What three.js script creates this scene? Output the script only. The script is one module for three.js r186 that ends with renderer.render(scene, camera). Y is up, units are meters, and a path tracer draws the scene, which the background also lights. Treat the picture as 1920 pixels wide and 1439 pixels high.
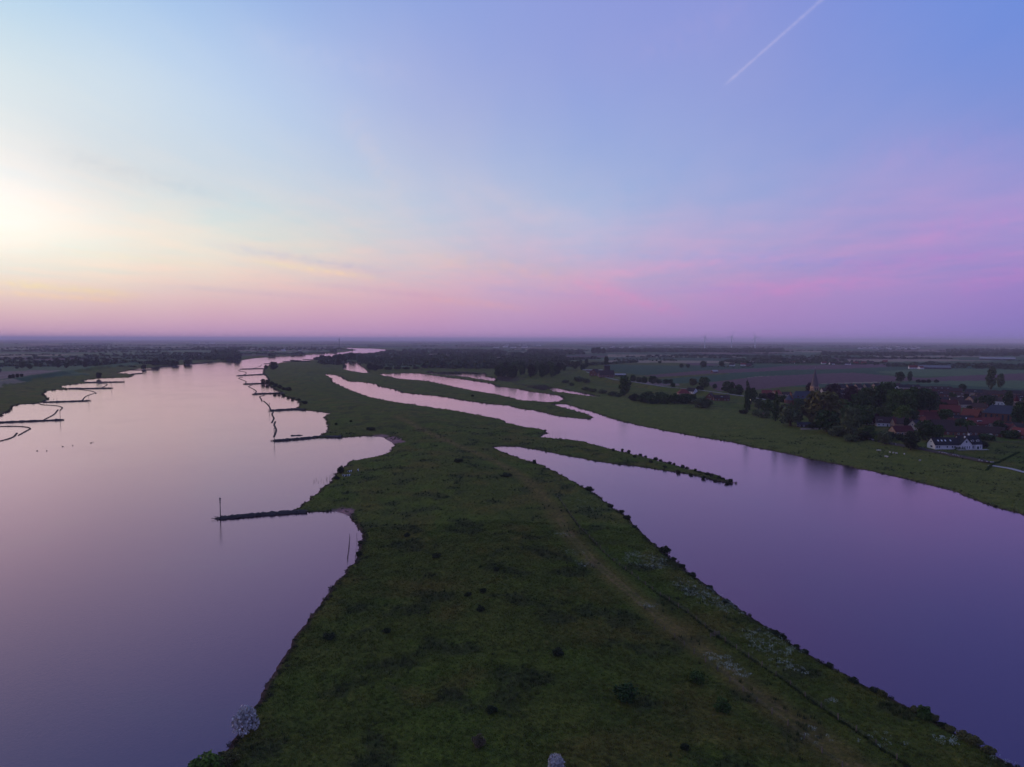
import * as THREE from 'three';
import { mergeGeometries } from 'three/addons/utils/BufferGeometryUtils.js';
import { MarchingCubes } from 'three/addons/objects/MarchingCubes.js';
import { createNoise2D } from 'simplex-noise';

// ---------------------------------------------------------------- camera, sky, sun, exposure
const scene = new THREE.Scene();
const renderer = new THREE.WebGLRenderer({ antialias: true });
renderer.toneMapping = THREE.LinearToneMapping;
renderer.toneMappingExposure = 1.0;
renderer.shadowMap.enabled = true;

const IMG_W = 1920, IMG_H = 1439, FOCAL = 1333, EYE = 80;
const camera = new THREE.PerspectiveCamera(2 * Math.atan(IMG_H / 2 / FOCAL) * 180 / Math.PI, IMG_W / IMG_H, 1, 120000);
camera.position.set(0, EYE, 0);
camera.rotation.order = 'YXZ';
camera.rotation.x = -Math.atan((IMG_H / 2 - 637) / FOCAL);
camera.rotation.z = 0.003;
camera.updateMatrixWorld(true);

// direction of a sight line through a point of the survey photograph
const sight = (px, py) => new THREE.Vector3((px - IMG_W / 2) / FOCAL, (IMG_H / 2 - py) / FOCAL, -1).applyQuaternion(camera.quaternion).normalize();
function seeded(s) { let a = s >>> 0; return () => { a = (a + 0x6d2b79f5) | 0; let t = Math.imul(a ^ (a >>> 15), 1 | a); t = (t + Math.imul(t ^ (t >>> 7), 61 | t)) ^ t; return ((t ^ (t >>> 14)) >>> 0) / 4294967296; }; }
const n2a = createNoise2D(seeded(11)), n2b = createNoise2D(seeded(23)), n2c = createNoise2D(seeded(37));
const clamp = (x, a, b) => Math.min(b, Math.max(a, x)), mix = (a, b, t) => a + (b - a) * t;
const smooth = (a, b, x) => { const t = clamp((x - a) / (b - a), 0, 1); return t * t * (3 - 2 * t); };
const fbm = (n, x, y, o = 4) => { let s = 0, a = 0.5; for (let i = 0; i < o; i++) { s += a * n(x, y); x = x * 2.03 + 7.1; y = y * 2.03 - 3.7; a *= 0.5; } return s; };
const lin = (c) => { c /= 255; return c <= 0.04045 ? c / 12.92 : ((c + 0.055) / 1.055) ** 2.4; };

// the dusk sky: air colours by direction, smoothly interpolated, and a sheet of high cirrus drawn on a plane above the land
{
  const S = [];
  const row = (py, xs, cs) => xs.forEach((px, i) => { const d = sight(px, py); S.push([d.x, d.y, d.z, ...cs[i]]); });
  const X8 = [0, 200, 400, 600, 800, 1100, 1440, 1915];
  row(5, X8, [[192, 218, 238], [180, 208, 238], [166, 194, 234], [154, 178, 228], [148, 168, 224], [143, 157, 220], [138, 151, 218], [116, 144, 219]]);
  row(100, X8, [[214, 229, 237], [202, 220, 237], [188, 208, 236], [172, 190, 231], [160, 174, 224], [147, 160, 220], [141, 154, 217], [122, 145, 217]]);
  row(200, X8, [[222, 232, 236], [212, 226, 236], [197, 215, 236], [182, 200, 232], [170, 182, 224], [152, 168, 222], [146, 158, 217], [130, 147, 214]]);
  row(280, X8, [[232, 236, 236], [216, 224, 230], [205, 219, 232], [193, 206, 228], [181, 190, 222], [158, 174, 221], [151, 163, 217], [138, 148, 213]]);
  row(340, X8, [[243, 242, 238], [226, 227, 225], [208, 217, 226], [200, 210, 226], [190, 198, 222], [168, 180, 220], [158, 166, 216], [150, 149, 211]]);
  row(400, X8, [[246, 244, 240], [241, 237, 231], [222, 223, 222], [203, 210, 221], [194, 199, 221], [178, 187, 220], [166, 167, 215], [168, 150, 208]]);
  row(460, X8, [[246, 243, 238], [243, 238, 230], [238, 232, 222], [224, 218, 213], [206, 203, 215], [186, 186, 218], [176, 163, 209], [172, 146, 205]]);
  row(510, X8, [[247, 241, 229], [243, 235, 221], [238, 226, 212], [230, 214, 205], [216, 196, 204], [194, 174, 205], [180, 155, 203], [166, 138, 200]]);
  row(545, X8, [[252, 234, 200], [246, 226, 198], [236, 210, 196], [230, 198, 194], [222, 182, 192], [206, 163, 194], [183, 147, 198], [155, 130, 197]]);
  row(572, X8, [[224, 178, 182], [221, 177, 184], [217, 173, 186], [214, 167, 188], [212, 161, 188], [200, 152, 192], [174, 138, 195], [146, 123, 194]]);
  row(600, X8, [[212, 166, 188], [209, 163, 188], [206, 159, 189], [202, 156, 190], [196, 151, 190], [182, 143, 193], [163, 133, 193], [138, 120, 191]]);
  row(628, X8, [[210, 174, 200], [207, 171, 198], [202, 166, 196], [196, 160, 195], [188, 154, 195], [175, 144, 195], [161, 137, 194], [140, 125, 191]]);
  const far = (az, el, c) => { const a = az * Math.PI / 180, e = el * Math.PI / 180; S.push([Math.sin(a) * Math.cos(e), Math.sin(e), -Math.cos(a) * Math.cos(e), ...c]); };
  far(-62, 1, [206, 170, 196]); far(-62, 5, [246, 228, 202]); far(-62, 12, [240, 238, 234]); far(-62, 25, [206, 223, 238]);
  far(-100, 1, [150, 130, 186]); far(-100, 6, [205, 180, 205]); far(-100, 15, [172, 184, 222]); far(-100, 30, [146, 168, 224]);
  far(-150, 1, [122, 114, 180]); far(-150, 7, [155, 134, 196]); far(-150, 18, [136, 144, 210]); far(-150, 35, [122, 144, 214]);
  far(160, 1, [114, 110, 176]); far(160, 7, [148, 130, 194]); far(160, 18, [130, 141, 209]); far(160, 35, [116, 141, 213]);
  far(110, 1, [116, 110, 178]); far(110, 7, [150, 130, 196]); far(110, 18, [128, 140, 210]); far(110, 35, [114, 140, 214]);
  far(65, 1, [120, 112, 180]); far(65, 7, [152, 131, 198]); far(65, 18, [128, 142, 212]); far(65, 35, [112, 139, 216]);
  far(0, 45, [136, 158, 221]); far(-50, 45, [150, 182, 231]); far(50, 45, [112, 140, 217]); far(0, 70, [122, 147, 216]); far(180, 65, [112, 138, 210]); far(0, 90, [128, 150, 216]);
  // biharmonic interpolation on the sphere of directions
  const N = S.length, M = N + 4, ker = (a, b) => { const r = Math.hypot(a[0] - b[0], a[1] - b[1], a[2] - b[2]); return r * r * r; };
  const A = Array.from({ length: M }, () => new Float64Array(M + 3));
  for (let i = 0; i < N; i++) {
    for (let j = 0; j < N; j++) A[i][j] = ker(S[i], S[j]) + (i === j ? 2e-4 : 0);
    [1, S[i][0], S[i][1], S[i][2]].forEach((v, k) => { A[i][N + k] = v; A[N + k][i] = v; });
    for (let c = 0; c < 3; c++) A[i][M + c] = S[i][3 + c];
  }
  for (let i = 0; i < M; i++) {
    let p = i; for (let r = i + 1; r < M; r++) if (Math.abs(A[r][i]) > Math.abs(A[p][i])) p = r;
    [A[i], A[p]] = [A[p], A[i]];
    for (let r = 0; r < M; r++) if (r !== i && A[r][i]) { const f = A[r][i] / A[i][i]; for (let c = i; c < M + 3; c++) A[r][c] -= f * A[i][c]; }
  }
  const W8 = Array.from({ length: M }, (_, i) => [0, 1, 2].map((c) => A[i][M + c] / A[i][i]));
  const CW = 720, CH = 260, coarse = new Float32Array(CW * CH * 3);   // rows are denser towards the horizon
  for (let r = 0; r < CH; r++) for (let k = 0; k < CW; k++) {
    const el = Math.pow(r / (CH - 1), 1.6) * Math.PI / 2, ph = (k / CW - 0.5) * 2 * Math.PI, d = [Math.cos(ph) * Math.cos(el), Math.sin(el), Math.sin(ph) * Math.cos(el)];
    const o = [0, 0, 0];
    for (let i = 0; i < N; i++) { const w = ker(d, S[i]); for (let c = 0; c < 3; c++) o[c] += w * W8[i][c]; }
    for (let c = 0; c < 3; c++) coarse[(r * CW + k) * 3 + c] = o[c] + W8[N][c] + d[0] * W8[N + 1][c] + d[1] * W8[N + 2][c] + d[2] * W8[N + 3][c];
  }
  const SW = 4096, SH = 2048, data = new Float32Array(SW * SH * 4);
  const dir = 9 * Math.PI / 180, ca = Math.cos(dir), sa = Math.sin(dir);
  // contrail: a straight line at the height of the cirrus
  const t0 = sight(1352, 166), t1 = sight(1545, -4), P0 = [t0.x / t0.y, t0.z / t0.y], P1 = [t1.x / t1.y, t1.z / t1.y], tl = Math.hypot(P1[0] - P0[0], P1[1] - P0[1]);
  const tx = (P1[0] - P0[0]) / tl, tz = (P1[1] - P0[1]) / tl;
  // single cirrus streaks: from, to, width, tint
  const bands = [[380, 455, 745, 513, 8, [-16, -12, 2]], [470, 488, 720, 524, 5, [12, 8, -14]], [-20, 528, 270, 556, 6, [8, 6, -24]], [-20, 547, 240, 566, 4, [12, 6, -18]], [90, 283, 430, 372, 14, [-9, -7, -4]], [1050, 520, 1300, 592, 13, [15, -5, -2]], [1100, 517, 1570, 463, 10, [17, -1, 0]], [1290, 556, 1710, 518, 15, [14, -4, 0]], [1690, 446, 1960, 396, 22, [9, -3, 0]], [1550, 502, 1910, 470, 13, [10, -5, 0]], [1780, 548, 1960, 496, 18, [6, -3, 0]], [1040, 474, 1570, 482, 15, [-11, 0, 4]], [760, 478, 1110, 522, 18, [8, 2, -8]], [790, 556, 1010, 582, 8, [10, 2, -8]], [1170, 110, 1430, 8, 30, [7, 2, 0]], [640, 190, 760, 390, 24, [10, 2, -3]], [120, 470, 420, 500, 5, [5, 1, -6]], [560, 530, 860, 560, 6, [-8, -8, 0]], [300, 535, 620, 560, 5, [-8, -8, 0]], [880, 540, 1160, 560, 6, [-8, -3, 3]], [1380, 500, 1640, 486, 8, [-8, -2, 4]], [1150, 548, 1420, 540, 7, [-9, -2, 3]], [430, 60, 800, 150, 26, [7, 3, 0]], [820, 330, 1080, 420, 20, [6, 2, -2]], [1600, 300, 1920, 250, 30, [8, 0, 0]]]
    .map(([x0, y0, x1, y1, w, d], k) => { const p = sight(x0, y0), q = sight(x1, y1), a = Math.atan2(p.x, -p.z), e = Math.asin(p.y), ua = Math.atan2(q.x, -q.z) - a, ue = Math.asin(q.y) - e; return { a, e, ua, ue, l2: ua * ua + ue * ue, w: w / FOCAL, d, k: k * 7.7 }; });
  for (let r = 0; r < SH; r++) {
    const el = ((r + 0.5) / SH - 0.5) * Math.PI, y = Math.sin(el), fr = Math.pow(Math.max(0, el) / (Math.PI / 2), 1 / 1.6) * (CH - 1), r0 = Math.min(CH - 2, Math.floor(fr)), ft = fr - r0;
    for (let k = 0; k < SW; k++) {
      const ph = ((k + 0.5) / SW - 0.5) * 2 * Math.PI, x = Math.cos(ph) * Math.cos(el), z = Math.sin(ph) * Math.cos(el);
      const fk = (k + 0.5) / SW * CW, k0 = Math.floor(fk) % CW, k1 = (k0 + 1) % CW, u = fk - Math.floor(fk), c3 = [0, 0, 0];
      for (let c = 0; c < 3; c++) c3[c] = mix(mix(coarse[(r0 * CW + k0) * 3 + c], coarse[(r0 * CW + k1) * 3 + c], u), mix(coarse[((r0 + 1) * CW + k0) * 3 + c], coarse[((r0 + 1) * CW + k1) * 3 + c], u), ft);
      if (y > 0.012) {
        const px = x / (y + 0.02), pz = z / (y + 0.02), s = px * sa - pz * ca, w = px * ca + pz * sa;      // along and across the streaks
        const fade = smooth(0.03, 0.09, y);
        const bend = 0.35 * n2b(s * 0.07, w * 0.12), wisp = fbm(n2a, s * 0.26 + 3, w * 0.8 + bend, 6) + 0.6 * fbm(n2b, s * 0.8, w * 3.0 + s * 0.10 + bend * 3, 5);
        const line = fbm(n2c, s * 1.5 + bend * 2, w * 0.9 + s * 0.2, 3) * smooth(0.045, 0.08, y) * (1 - smooth(0.14, 0.26, y));
        const veil = fbm(n2c, s * 0.16, w * 0.30 + bend, 4), m = 0.6 * clamp(wisp * 1.3 + veil * 1.2 + line * 1.1, -1.5, 1.7) * fade * mix(1, 0.5, smooth(0.12, 0.3, y));
        const warm = clamp((c3[0] - c3[2] + 70) / 90, 0, 1), low = 1 - smooth(0.10, 0.32, y);
        // thick cirrus is pinker and brighter where the low light reaches it, greyer in the bright part of the sky
        c3[0] += m * mix(9, 15, low) * (1 - warm * 0.45); c3[1] += m * mix(4, 1.5, low) - m * warm * 1.5; c3[2] += m * mix(-1, 1, low) - m * warm * 4;
        const bearing = Math.atan2(x, -z);
        if (Math.abs(bearing) < 0.9 && el < 0.62) for (const b of bands) {
          const da = bearing - b.a, de = el - b.e, t = clamp((da * b.ua + de * b.ue) / b.l2, -0.1, 1.1), qa = da - b.ua * t, qe = de - b.ue * t, d2 = (qa * qa + qe * qe) / (b.w * b.w);
          if (d2 > 9) continue;
          const g = Math.exp(-d2) * smooth(-0.1, 0.25, t) * (1 - smooth(0.7, 1.1, t)) * clamp(0.8 + 0.9 * fbm(n2a, t * 9 + b.k, qe / b.w * 0.7 + b.k, 4), 0, 1.5);
          for (let c = 0; c < 3; c++) c3[c] += b.d[c] * g * 0.7;
        }
        const along = (px - P0[0]) * 0 + ((x / y) - P0[0]) * tx + ((z / y) - P0[1]) * tz, off = Math.abs(((x / y) - P0[0]) * -tz + ((z / y) - P0[1]) * tx);
        const wd = 0.006 + 0.004 * fbm(n2b, along * 14, 3, 3), g = Math.exp(-((off / wd) ** 2)) * smooth(0, 0.12, along) * (1 - smooth(tl * 1.3, tl * 1.9, along)) * (0.75 + 0.35 * fbm(n2a, along * 25, off * 60, 2));
        c3[0] += g * 34; c3[1] += g * 22; c3[2] += g * 7;
      }
      const o = (r * SW + k) * 4;
      for (let c = 0; c < 3; c++) data[o + c] = lin(clamp(c3[c], 0, 255));
      const glow = smooth(0.74, 1.0, data[o + 2]) * smooth(0.6, 1.0, data[o]);      // the white part of the sky is brighter and warmer than the picture can hold
      data[o] *= 1 + 0.38 * glow; data[o + 1] *= 1 + 0.22 * glow; data[o + 2] *= 1 + 0.14 * glow;
      data[o + 3] = 1;
    }
  }
  const sky = new THREE.DataTexture(data, SW, SH, THREE.RGBAFormat, THREE.FloatType);
  sky.mapping = THREE.EquirectangularReflectionMapping; sky.magFilter = THREE.LinearFilter; sky.needsUpdate = true;
  scene.background = sky; scene.environment = sky;
}
const sun = new THREE.DirectionalLight(new THREE.Color().setRGB(1, 0.62, 0.46), 0.8);
{ const az = -56 * Math.PI / 180, el = 7 * Math.PI / 180; sun.position.set(Math.sin(az) * Math.cos(el), Math.sin(el), -Math.cos(az) * Math.cos(el)).multiplyScalar(3000); sun.target.position.set(0, 0, -600); }
sun.castShadow = true; sun.shadow.radius = 24; sun.shadow.mapSize.set(4096, 4096);
Object.assign(sun.shadow.camera, { left: -1500, right: 1500, top: 600, bottom: -600, near: 10, far: 6000 });
sun.name = 'sun'; sun.position.add(sun.target.position); sun.target.updateMatrixWorld(); scene.add(sun);
scene.fog = new THREE.FogExp2(new THREE.Color().setRGB(1.0, 0.84, 0.98), 0.000055);

// ---------------------------------------------------------------- helpers
const used = new Map();
function numbered(name) { const k = used.get(name) ?? 0; used.set(name, k + 1); return k ? `${name}_${String(k).padStart(3, '0')}` : name; }
function tag(o, label, category, group, kind) { if (label) o.userData.label = label; if (category) o.userData.category = category; if (group) o.userData.group = group; if (kind) o.userData.kind = kind; return o; }
function part(name, geometry, material, parent) { const m = new THREE.Mesh(geometry, material); m.name = parent === scene ? numbered(name) : name; m.castShadow = m.receiveShadow = true; parent.add(m); return m; }
function thing(name, label, category, x, y, z, turn = 0, group) { const g = new THREE.Group(); g.name = numbered(name); g.userData.kind = 'thing'; g.position.set(x, y, z); g.rotation.y = turn; scene.add(g); return tag(g, label, category, group); }
function copyOf(root, label, x, y, z, turn, group) { const c = root.clone(); c.name = numbered(root.name.replace(/_\d{3}$/, '')); c.position.set(x, y, z); c.rotation.y = turn; scene.add(c); c.userData = { ...root.userData }; return tag(c, label, null, group); }
const std = (r, g, b, rough = 0.9, more = {}) => new THREE.MeshPhysicalMaterial({ specularIntensity: 0.25, color: new THREE.Color().setRGB(r, g, b), roughness: rough, ...more });
// a point of the survey at height h, as [x, z]
const plan = (px, py, h = 0) => { const d = sight(px, py), t = (h - EYE) / d.y; return [d.x * t, d.z * t]; };
const plans = (list, h = 0) => list.map(([a, b]) => plan(a, b, h));
const lineDist = (x, z, P, closed) => { let best = 1e18; const n = P.length; for (let i = closed ? 0 : 1; i < n; i++) { const a = P[(i + n - 1) % n], b = P[i], ux = b[0] - a[0], uz = b[1] - a[1], t = clamp(((x - a[0]) * ux + (z - a[1]) * uz) / (ux * ux + uz * uz || 1), 0, 1), dx = x - a[0] - ux * t, dz = z - a[1] - uz * t, q = dx * dx + dz * dz; if (q < best) best = q; } return Math.sqrt(best); };
const inside = (x, z, P) => { let k = false; for (let i = 0, j = P.length - 1; i < P.length; j = i++) { const a = P[i], b = P[j]; if ((a[1] > z) !== (b[1] > z) && x < (b[0] - a[0]) * (z - a[1]) / (b[1] - a[1]) + a[0]) k = !k; } return k; };
const boxOf = (P, m) => { const b = [1e9, 1e9, -1e9, -1e9]; for (const [x, z] of P) { b[0] = Math.min(b[0], x - m); b[1] = Math.min(b[1], z - m); b[2] = Math.max(b[2], x + m); b[3] = Math.max(b[3], z + m); } return b; };
const inBox = (x, z, b) => x > b[0] && x < b[2] && z > b[1] && z < b[3];

// ---------------------------------------------------------------- shorelines (surveyed on the water level)
const leftBank = [[735, 658.5], [722, 655.8], [704, 654.2], [676, 653.3], [648, 652.8], [652, 654.6], [668, 656.4], [648, 660], [601, 664], [572, 666], [544, 668], [523, 669], [505, 670], [473, 672.5], [448, 676.5], [428, 678], [398, 678.5], [370, 681], [348, 684], [337, 685], [318, 686], [299, 688], [275, 691], [248, 693], [233, 697], [217, 700], [240, 701.6], [252, 704.2], [240, 708.5], [188, 710], [165, 712.4], [155, 714.5], [160, 717], [167, 718.5], [140, 721], [112.5, 724.7], [120, 727.5], [135, 729.5], [120, 731], [88, 733], [79, 741], [87, 745], [91, 749], [80, 754.7], [72, 757], [37, 758.5], [22, 764], [20, 770], [0, 782], [-40, 799], [-150, 830], [-400, 900], [-900, 1050]];
const rightBank = [[709.5, 661.6], [676, 665], [640, 667], [619, 672], [597, 675], [565, 677.5], [530, 680], [516, 683], [505, 685], [497, 690], [494, 693], [493, 700], [500, 707.5], [504, 713], [503, 722.5], [512, 728], [522, 733], [529, 739], [529, 743], [548, 748], [561, 754.5], [562, 760], [554, 767], [580, 771], [602.5, 773], [615.7, 775.5], [606, 783.5], [612, 792], [614, 801], [610, 810.8], [604.5, 815.5], [590, 821.5], [640, 821.2], [685, 818], [708, 819.3], [722.7, 822], [734, 829.5], [738.6, 835], [736, 842.6], [722.7, 852], [705, 857], [685, 861], [659, 865], [640, 878], [619.6, 900], [609, 911.7], [588, 930], [553, 957], [570, 961.5], [634, 960.6], [648.7, 966], [667.5, 984.6], [677, 1001], [678, 1014], [669.6, 1045], [651, 1070], [626, 1099], [590, 1144], [550, 1200], [519, 1256], [492, 1300], [473, 1329], [448, 1375], [419, 1410], [395, 1433], [340, 1490]];
const river = [...plans(leftBank), [-1300, 600], [-95, 600], [-95, 100], [-80, -60], ...plans([...rightBank].reverse())];
const channelFar = [[609, 702], [629, 704], [640, 707.6], [651, 715], [687, 718], [704, 720.7], [709.5, 725], [739.6, 731], [754.6, 736.6], [794, 741], [822, 743], [867, 751], [912, 757.5], [958, 762], [977, 768], [997, 769], [1050, 782], [1075, 784], [1107, 787], [1112, 783], [1103, 777.5], [1067, 767.5], [1050, 763], [1035, 759], [1060, 758], [1083, 765], [1100, 770], [1158, 789], [1200, 799], [1250, 809], [1317, 821], [1373, 830], [1420, 841], [1443, 845], [1527, 863], [1602, 878], [1638, 885], [1668.5, 892], [1727, 906], [1792.5, 923], [1842, 945], [1920, 966.5], [2050, 1005], [2400, 1090], [3000, 1200]];
const channelNear = [[621, 709.4], [623, 717], [629, 719], [651, 730], [676, 739.5], [700, 747], [741, 754.5], [779, 760], [800, 763], [842, 769], [883, 776], [925, 784], [942, 787.5], [950, 792.5], [967, 798], [1000, 803], [1023, 807.5], [1026, 813], [1012.5, 820], [1056, 824], [1095, 829], [1147, 843], [1199, 855], [1238.5, 865.5], [1278, 877], [1343, 891], [1379, 906.5], [1343, 903], [1290.6, 890], [1238.5, 881.5], [1186, 874.6], [1134, 868], [1082, 859], [1030, 848.5], [978, 839], [945, 837.5], [926, 839.4], [952, 852.5], [1001.6, 868], [1022, 874.6], [1056, 893], [1103, 918], [1145, 948], [1177, 971], [1209, 1006.6], [1250, 1040], [1319, 1095], [1369.6, 1129], [1420, 1164], [1465, 1194], [1541, 1242], [1633, 1293.6], [1709, 1330], [1752, 1353], [1806, 1383], [1860, 1413], [1901, 1437], [2000, 1490], [2200, 1600]];
const channel = [...plans(channelFar), [420, -60], [900, 600], [330, 600], [220, 100], [150, -40], ...plans([...channelNear].reverse())];
const ponds = [
  [[644, 692.5], [645, 686], [647.6, 679.5], [654, 677.5], [666, 680], [675.7, 682], [675, 685], [683, 690.6], [692.6, 700], [675.7, 699], [659, 696]],
  [[711, 702], [722.6, 701], [760, 700], [788, 701], [800, 702.5], [817, 705], [850, 709.5], [883, 714], [923, 720], [930, 725], [967, 729], [1000, 736], [1022, 738.3], [1052, 743], [1057, 748], [1050, 753], [1025, 754.7], [1000, 752.5], [977, 751], [967, 748], [925, 739], [875, 731], [833, 721.7], [800, 715], [779, 713], [751, 711], [722.6, 705.7]],
  [[800, 698], [805, 696], [813, 699], [850, 698], [867, 698], [907, 700], [911, 703], [910, 706.7], [930, 710], [932, 716], [923, 715], [875, 707.5], [833, 703.5], [810, 701.6]],
  [[1029, 729], [1035, 727.5], [1060, 731.6], [1070, 734], [1083, 736], [1110, 741], [1124, 744.5], [1100, 742.5], [1075, 739], [1038, 734.5]],
  [[33, 648.6], [60, 647.6], [113, 647.8], [113, 649], [60, 649.2]],
].map((p) => plans(p));
const waters = [river, channel, ...ponds].map((P) => ({ P, b: boxOf(P, 90) }));
// metres to the nearest shore: positive on land, negative on the water
function shore(x, z) {
  let best = 90;
  for (const { P, b } of waters) { if (!inBox(x, z, b)) continue; const d = lineDist(x, z, P, true); if (inside(x, z, P)) return -d; best = Math.min(best, d); }
  return best;
}
const dikes = [
  { P: plans([[1020, 690], [1060, 694], [1092, 698], [1120, 709], [1157, 717.5], [1185, 721], [1245, 731], [1317, 738.5], [1392, 749.5], [1443, 758], [1500, 772]], 5), top: 5, half: 3, run: 17 },
  { P: plans([[-150, 744], [0, 719], [60, 709], [117, 700], [180, 690], [247, 682.5], [330, 675]], 5), top: 5, half: 3, run: 17 },
  { P: plans([[1560, 815], [1622, 829], [1700, 846], [1790, 865], [1860, 879], [1920, 892], [2060, 920]], 2), top: 1.0, half: 3, run: 14 },
].map((d) => ({ ...d, b: boxOf(d.P, 30) }));
const jitter = (x, z) => 1.1 * n2a(x * 0.06, z * 0.06) + 0.6 * n2b(x * 0.23, z * 0.23) + 0.25 * n2c(x * 0.9, z * 0.9);
function elevation(x, z, d = shore(x, z)) {
  const r = Math.hypot(x, z), e = d + jitter(x, z) * clamp(r / 400, 0.45, 1.6);
  let h = e < 0 ? Math.max(-2.5, e * 0.3) : Math.min(1, e / 3.2) * 0.75 + smooth(2, 40, e) * 0.55;
  if (e > 0) { h += smooth(1, 12, e) * (0.28 * n2b(x * 0.021, z * 0.021) + 0.16 * n2c(x * 0.09, z * 0.09) + (r < 600 ? 0.10 * n2a(x * 0.33, z * 0.33) + 0.05 * n2b(x * 0.9, z * 0.9) : 0)); h = Math.max(h, 0.02 + 0.05 * e); }
  for (const k of dikes) if (inBox(x, z, k.b)) { const q = lineDist(x, z, k.P); h += k.top * (1 - smooth(k.half, k.run, q)); }
  return h;
}
// where a sight line of the survey meets the land: [x, y, z]
function ground(px, py) { let h = 1.2, p; for (let i = 0; i < 5; i++) { p = plan(px, py, h); h = Math.max(0, elevation(p[0], p[1])); } return [p[0], h, p[1]]; }

// ---------------------------------------------------------------- textures
function noiseTexture(size, fn, srgb) {
  const d = new Uint8Array(size * size * 4);
  for (let j = 0; j < size; j++) for (let i = 0; i < size; i++) { const v = fn(i / size, j / size); const o = (j * size + i) * 4; for (let c = 0; c < 3; c++) d[o + c] = clamp(Math.round((Array.isArray(v) ? v[c] : v) * 255), 0, 255); d[o + 3] = 255; }
  const t = new THREE.DataTexture(d, size, size); t.wrapS = t.wrapT = THREE.RepeatWrapping; t.magFilter = THREE.LinearFilter; t.minFilter = THREE.LinearMipmapLinearFilter; if (srgb) t.colorSpace = THREE.SRGBColorSpace; t.needsUpdate = true; return t;
}
// seamless noise: blend four shifted copies
const tileable = (n, f) => (u, v) => { const g = (a, b) => n(a * f, b * f); return (g(u, v) * (1 - u) * (1 - v) + g(u - 1, v) * u * (1 - v) + g(u, v - 1) * (1 - u) * v + g(u - 1, v - 1) * u * v) / Math.sqrt(((1 - u) ** 2 + u * u) * ((1 - v) ** 2 + v * v)); };
const T6 = tileable(n2a, 6), T17 = tileable(n2b, 17), T45 = tileable(n2c, 45), T110 = tileable(n2a, 110), T230 = tileable(n2b, 230);
const turf = noiseTexture(1024, (u, v) => { const a = T17(u, v), b = T45(u, v), c = T110(u, v), d = T230(u, v), k = 0.80 + 0.05 * a + 0.07 * b + 0.09 * c + 0.07 * d; return [k + 0.03 * a, k, k - 0.05 * b]; }, true);
const turfBump = noiseTexture(1024, (u, v) => 0.5 + 0.10 * T17(u, v) + 0.14 * T45(u, v) + 0.13 * T110(u, v) + 0.08 * T230(u, v));
const ripple = noiseTexture(1024, (u, v) => 0.5 + 0.05 * T6(u, v) + 0.10 * T17(u, v) + 0.13 * T45(u, v) + 0.12 * T110(u, v));

// ---------------------------------------------------------------- fields of the polder (surveyed outlines)
const SOIL = [0.120, 0.066, 0.066], GREEN = [0.040, 0.078, 0.040], LIGHT = [0.085, 0.125, 0.055], TAN = [0.24, 0.18, 0.115], PASTURE = [0.052, 0.088, 0.032], PINK = [0.19, 0.125, 0.105];
const fields = [
  [SOIL, [[1325, 722], [1420, 710], [1527, 704.5], [1600, 702], [1680, 709], [1760, 714], [1690, 719], [1600, 721], [1527, 724], [1420, 735], [1345, 738]]],
  [GREEN, [[1220, 716], [1360, 705], [1477, 700], [1600, 698], [1600, 701.5], [1527, 704], [1420, 709.5], [1325, 721.5], [1245, 724]]],
  [SOIL, [[1205, 708], [1317, 698], [1420, 694], [1527, 688], [1680, 684], [1700, 688], [1680, 690], [1527, 694], [1420, 700], [1350, 703], [1233, 711]]],
  [GREEN, [[1140, 698], [1140, 686], [1260, 688], [1420, 687], [1500, 686], [1420, 693.5], [1317, 697.5], [1205, 707]]],
  [TAN, [[1138, 682.5], [1138, 678], [1250, 677.5], [1370, 681.5], [1370, 683.5], [1250, 682.5]]],
  [TAN, [[1140, 671.5], [1140, 666.5], [1260, 667], [1390, 670.5], [1390, 673], [1260, 672]]],
  [GREEN, [[1140, 678], [1140, 672], [1260, 672.5], [1400, 673.5], [1400, 680], [1250, 677]]],
  [LIGHT, [[1640, 700], [1720, 694.5], [1850, 694.5], [1990, 700], [1780, 709], [1700, 709]]],
  [SOIL, [[1738, 712.5], [1850, 704.5], [1920, 701], [2040, 701], [2040, 719], [1920, 717], [1800, 718], [1700, 718]]],
  [LIGHT, [[1690, 725], [1780, 717], [1920, 716], [2040, 719], [2040, 735], [1900, 733], [1760, 724]]],
  [GREEN, [[1500, 698], [1680, 690], [1720, 689], [1920, 693], [1720, 694.5], [1600, 699]]],
  [TAN, [[1360, 662], [1360, 659.5], [1410, 659.5], [1410, 662.5]]], [TAN, [[1000, 665], [1050, 664.5], [1090, 666], [1010, 667]]],
  [PINK, [[1185, 719], [1225, 719.5], [1270, 720], [1275, 727], [1235, 727.5], [1190, 720.5]]],
  [PINK, [[-60, 705], [0, 700], [70, 697.5], [118, 697.5], [70, 705], [0, 715], [-60, 726]]],
  [LIGHT, [[120, 663.5], [220, 661.5], [316, 661], [310, 665], [200, 666], [125, 667]]],
  [LIGHT, [[310, 659], [360, 657], [398, 658], [395, 660], [330, 664]]],
  [LIGHT, [[440, 661.5], [520, 660.5], [600, 659.5], [600, 661], [500, 663]]],
  [PASTURE, [[690, 686], [760, 678], [810, 680], [812, 690], [745, 692], [706, 690]]],
].map(([c, p]) => { const P = plans(p, 1); return { c, P, b: boxOf(P, 5) }; });
const track = plans([[742, 785], [800, 812], [862, 838], [915, 858], [965, 885], [1005, 916], [1040, 960], [1068, 1005], [1110, 1052], [1175, 1108], [1250, 1168], [1330, 1228], [1420, 1305], [1500, 1365], [1600, 1439], [1760, 1560]], 1.2);
const trackBox = boxOf(track, 14);
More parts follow.
